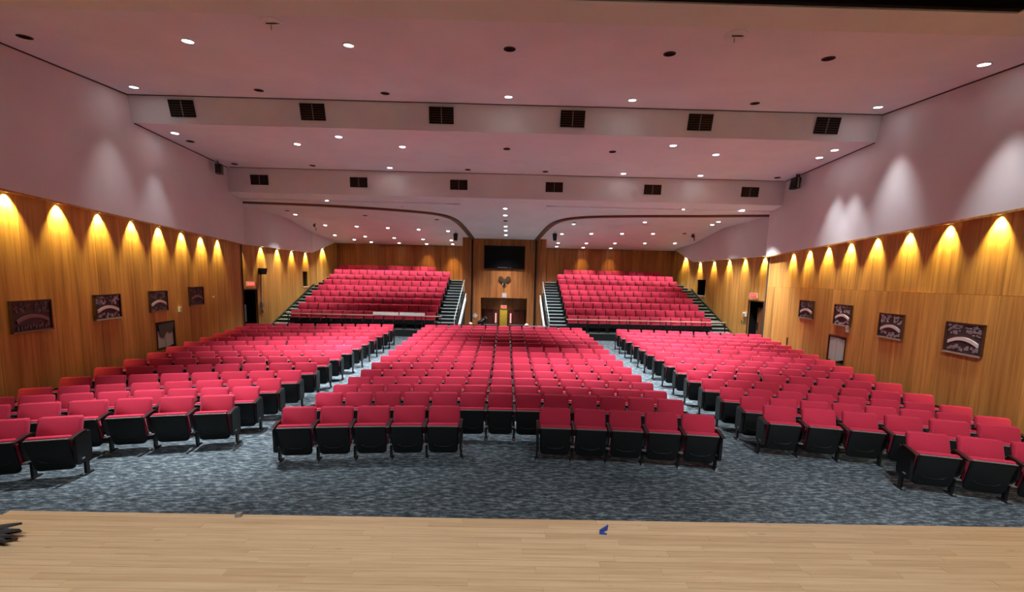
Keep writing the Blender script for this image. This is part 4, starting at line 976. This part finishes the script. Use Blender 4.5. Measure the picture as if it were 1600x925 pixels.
# tall thin post behind the right block
t = thing('microphone_stand', 'short black post standing by the right wall behind the seats', 'stand', (10.55, 15.3, floor_z(10.5, 15.3)))
MB().tube([(0, 0, 0.02), (0, 0, 1.08)], 0.022, 8).obj('pole', M['blackmetal'], t)
MB().disc((0, 0, 0.0), 0.13, 0.025, 12, (0, 0, 1)).obj('base', M['blackmetal'], t)

# handrails and the covered gear at the head of the sunken way
for side, xa, xb in (('left', -2.2, -0.55), ('right', 0.82, 1.95)):
    t = thing('ramp_rail', 'low %s handrail at the head of the sunken way before the doors' % side, 'railing', ((xa + xb) / 2, 19.22, floor_z(0, 19.2)), 0)
    hx = (xb - xa) / 2
    MB().tube([(-hx, 0, 0.0), (-hx, 0, 0.74), (-hx + 0.05, 0, 0.78), (hx - 0.05, 0, 0.78), (hx, 0, 0.74), (hx, 0, 0.0)], 0.02, 8).obj('tube_frame', M['steel'] if side == 'right' else M['blackmetal'], t)
    MB().tube([(-hx, 0, 0.4), (hx, 0, 0.4)], 0.014, 8).obj('middle_rail', M['blackmetal'], t)
t = tag(MB().tube([(0.98, 19.2, floor_z(0, 19.2) + 0.80), (0.98, 19.2, floor_z(0, 19.2) + 0.84), (0.98, 19.2, floor_z(0, 19.2) + 0.90)], [0.09, 0.10, 0.03], 10).obj('rail_cap', M['paper']), 'small pale cap sitting on the right handrail before the doors', 'cap')
zb = floor_z(0, 18.95)
t = thing('follow_spot', 'black equipment on a stand left of the portal doors behind the centre chairs', 'equipment', (-1.08, 18.85, zb))
for a_ in (0, 120, 240):
    MB().tube([(0, 0, 0.5), (0.2 * math.cos(R(a_ + 30)), 0.16 * math.sin(R(a_ + 30)), 0.0)], 0.014, 6).obj('leg', M['blackmetal'], t)
MB().tube([(0, 0, 0.4), (0, 0, 0.92)], 0.02, 8).obj('pole', M['blackmetal'], t)
MB().tube([(-0.20, -0.02, 0.92), (-0.02, 0, 0.98), (0.18, 0.02, 1.12)], [0.075, 0.10, 0.12], 10).obj('head', M['black'], t)
MB().tube([(0.17, 0.0, 1.02), (0.23, 0.0, 1.14), (0.16, 0.0, 1.22)], 0.018, 6).obj('yoke', M['steel'], t)
MB().tube([(-0.02, -0.11, 1.0), (0.10, -0.13, 1.12)], 0.03, 6).obj('handle', M['steel'], t)
t = tag(MB().tube([(-1.62, 19.2, floor_z(0, 19.2) + 0.79), (-1.62, 19.2, floor_z(0, 19.2) + 0.84), (-1.62, 19.2, floor_z(0, 19.2) + 0.90)], [0.07, 0.09, 0.04], 8).obj('brass_knob', M['railwood']), 'small brass coloured knob on the left handrail before the doors', 'knob')

# ------------------------------------------------------------------ things lying on the stage
t = thing('wood_chip', 'small grey block lying at the left part of the stage edge', 'block', (-1.86, 2.925, ZS), R(12))
MB().loft([[(-0.022, -0.016, 0.0), (0.020, -0.018, 0.0), (0.022, 0.016, 0.0), (-0.020, 0.018, 0.0)], [(-0.020, -0.014, 0.026), (0.018, -0.016, 0.028), (0.02, 0.014, 0.027), (-0.018, 0.016, 0.024)]]).obj('block', M['grey'], t)
t = thing('tape_scrap', 'folded scrap of blue tape on the stage boards right of centre', 'tape', (0.815, 2.80, ZS), R(-18))
MB().hexa([(-0.02, -0.03, 0.0), (0.03, -0.02, 0.0), (0.03, -0.012, 0.0), (-0.02, -0.012, 0.0)], [(-0.022, -0.028, 0.016), (0.03, -0.018, 0.006), (0.03, -0.012, 0.006), (-0.022, -0.010, 0.016)]).obj('lower_fold', M['blue'], t)
MB().hexa([(-0.022, -0.02, 0.004), (-0.014, -0.024, 0.004), (0.03, 0.03, 0.006), (0.026, 0.034, 0.006)], [(-0.022, -0.02, 0.03), (-0.014, -0.024, 0.03), (0.034, 0.034, 0.045), (0.03, 0.038, 0.045)]).obj('upper_fold', M['blue'], t)
t = thing('tape_scrap', 'bit of blue tape at the far left of the stage', 'tape', (-3.36, 2.715, ZS), 0)
MB().loft([[(-0.06, -0.012, 0.0), (0.05, -0.008, 0.0), (0.05, 0.012, 0.0), (-0.06, 0.012, 0.0)], [(-0.06, -0.012, 0.008), (0.05, -0.008, 0.012), (0.05, 0.012, 0.012), (-0.06, 0.012, 0.008)]]).obj('strip', M['blue'], t)
t = thing('dried_fronds', 'bunch of dark ragged fronds lying at the far left of the stage', 'fronds', (-3.19, 2.60, ZS), 0)
for i_, (a_, ln_, zz) in enumerate(((22, 0.15, 0.075), (8, 0.17, 0.055), (-6, 0.16, 0.04), (-16, 0.19, 0.03), (-28, 0.17, 0.02), (14, 0.16, 0.035), (-2, 0.19, 0.015))):
    d = Vector((math.cos(R(a_)), math.sin(R(a_)), 0)); n = Vector((-d.y, d.x, 0)); b = Vector((-0.12, 0, 0))
    pts = [b, b + d * ln_ * 0.5, b + d * ln_ * 0.85, b + d * (ln_ + 0.03)]
    wd = [0.012, 0.022, 0.016, 0.002]
    MB().loft([[tuple(p - n * w_ + Vector((0, 0, zz))), tuple(p + n * w_ + Vector((0, 0, zz))), tuple(p + n * w_ * 0.7 + Vector((0, 0, zz + 0.014))), tuple(p - n * w_ * 0.7 + Vector((0, 0, zz + 0.014)))] for p, w_ in zip(pts, wd)]).obj('frond', M['feather'], t)
MB().loft([[(-0.16, -0.05, 0), (-0.06, -0.05, 0), (-0.06, 0.05, 0), (-0.16, 0.05, 0)], [(-0.16, -0.03, 0.085), (-0.09, -0.03, 0.085), (-0.09, 0.03, 0.085), (-0.16, 0.03, 0.085)]]).obj('stub', M['feather'], t)
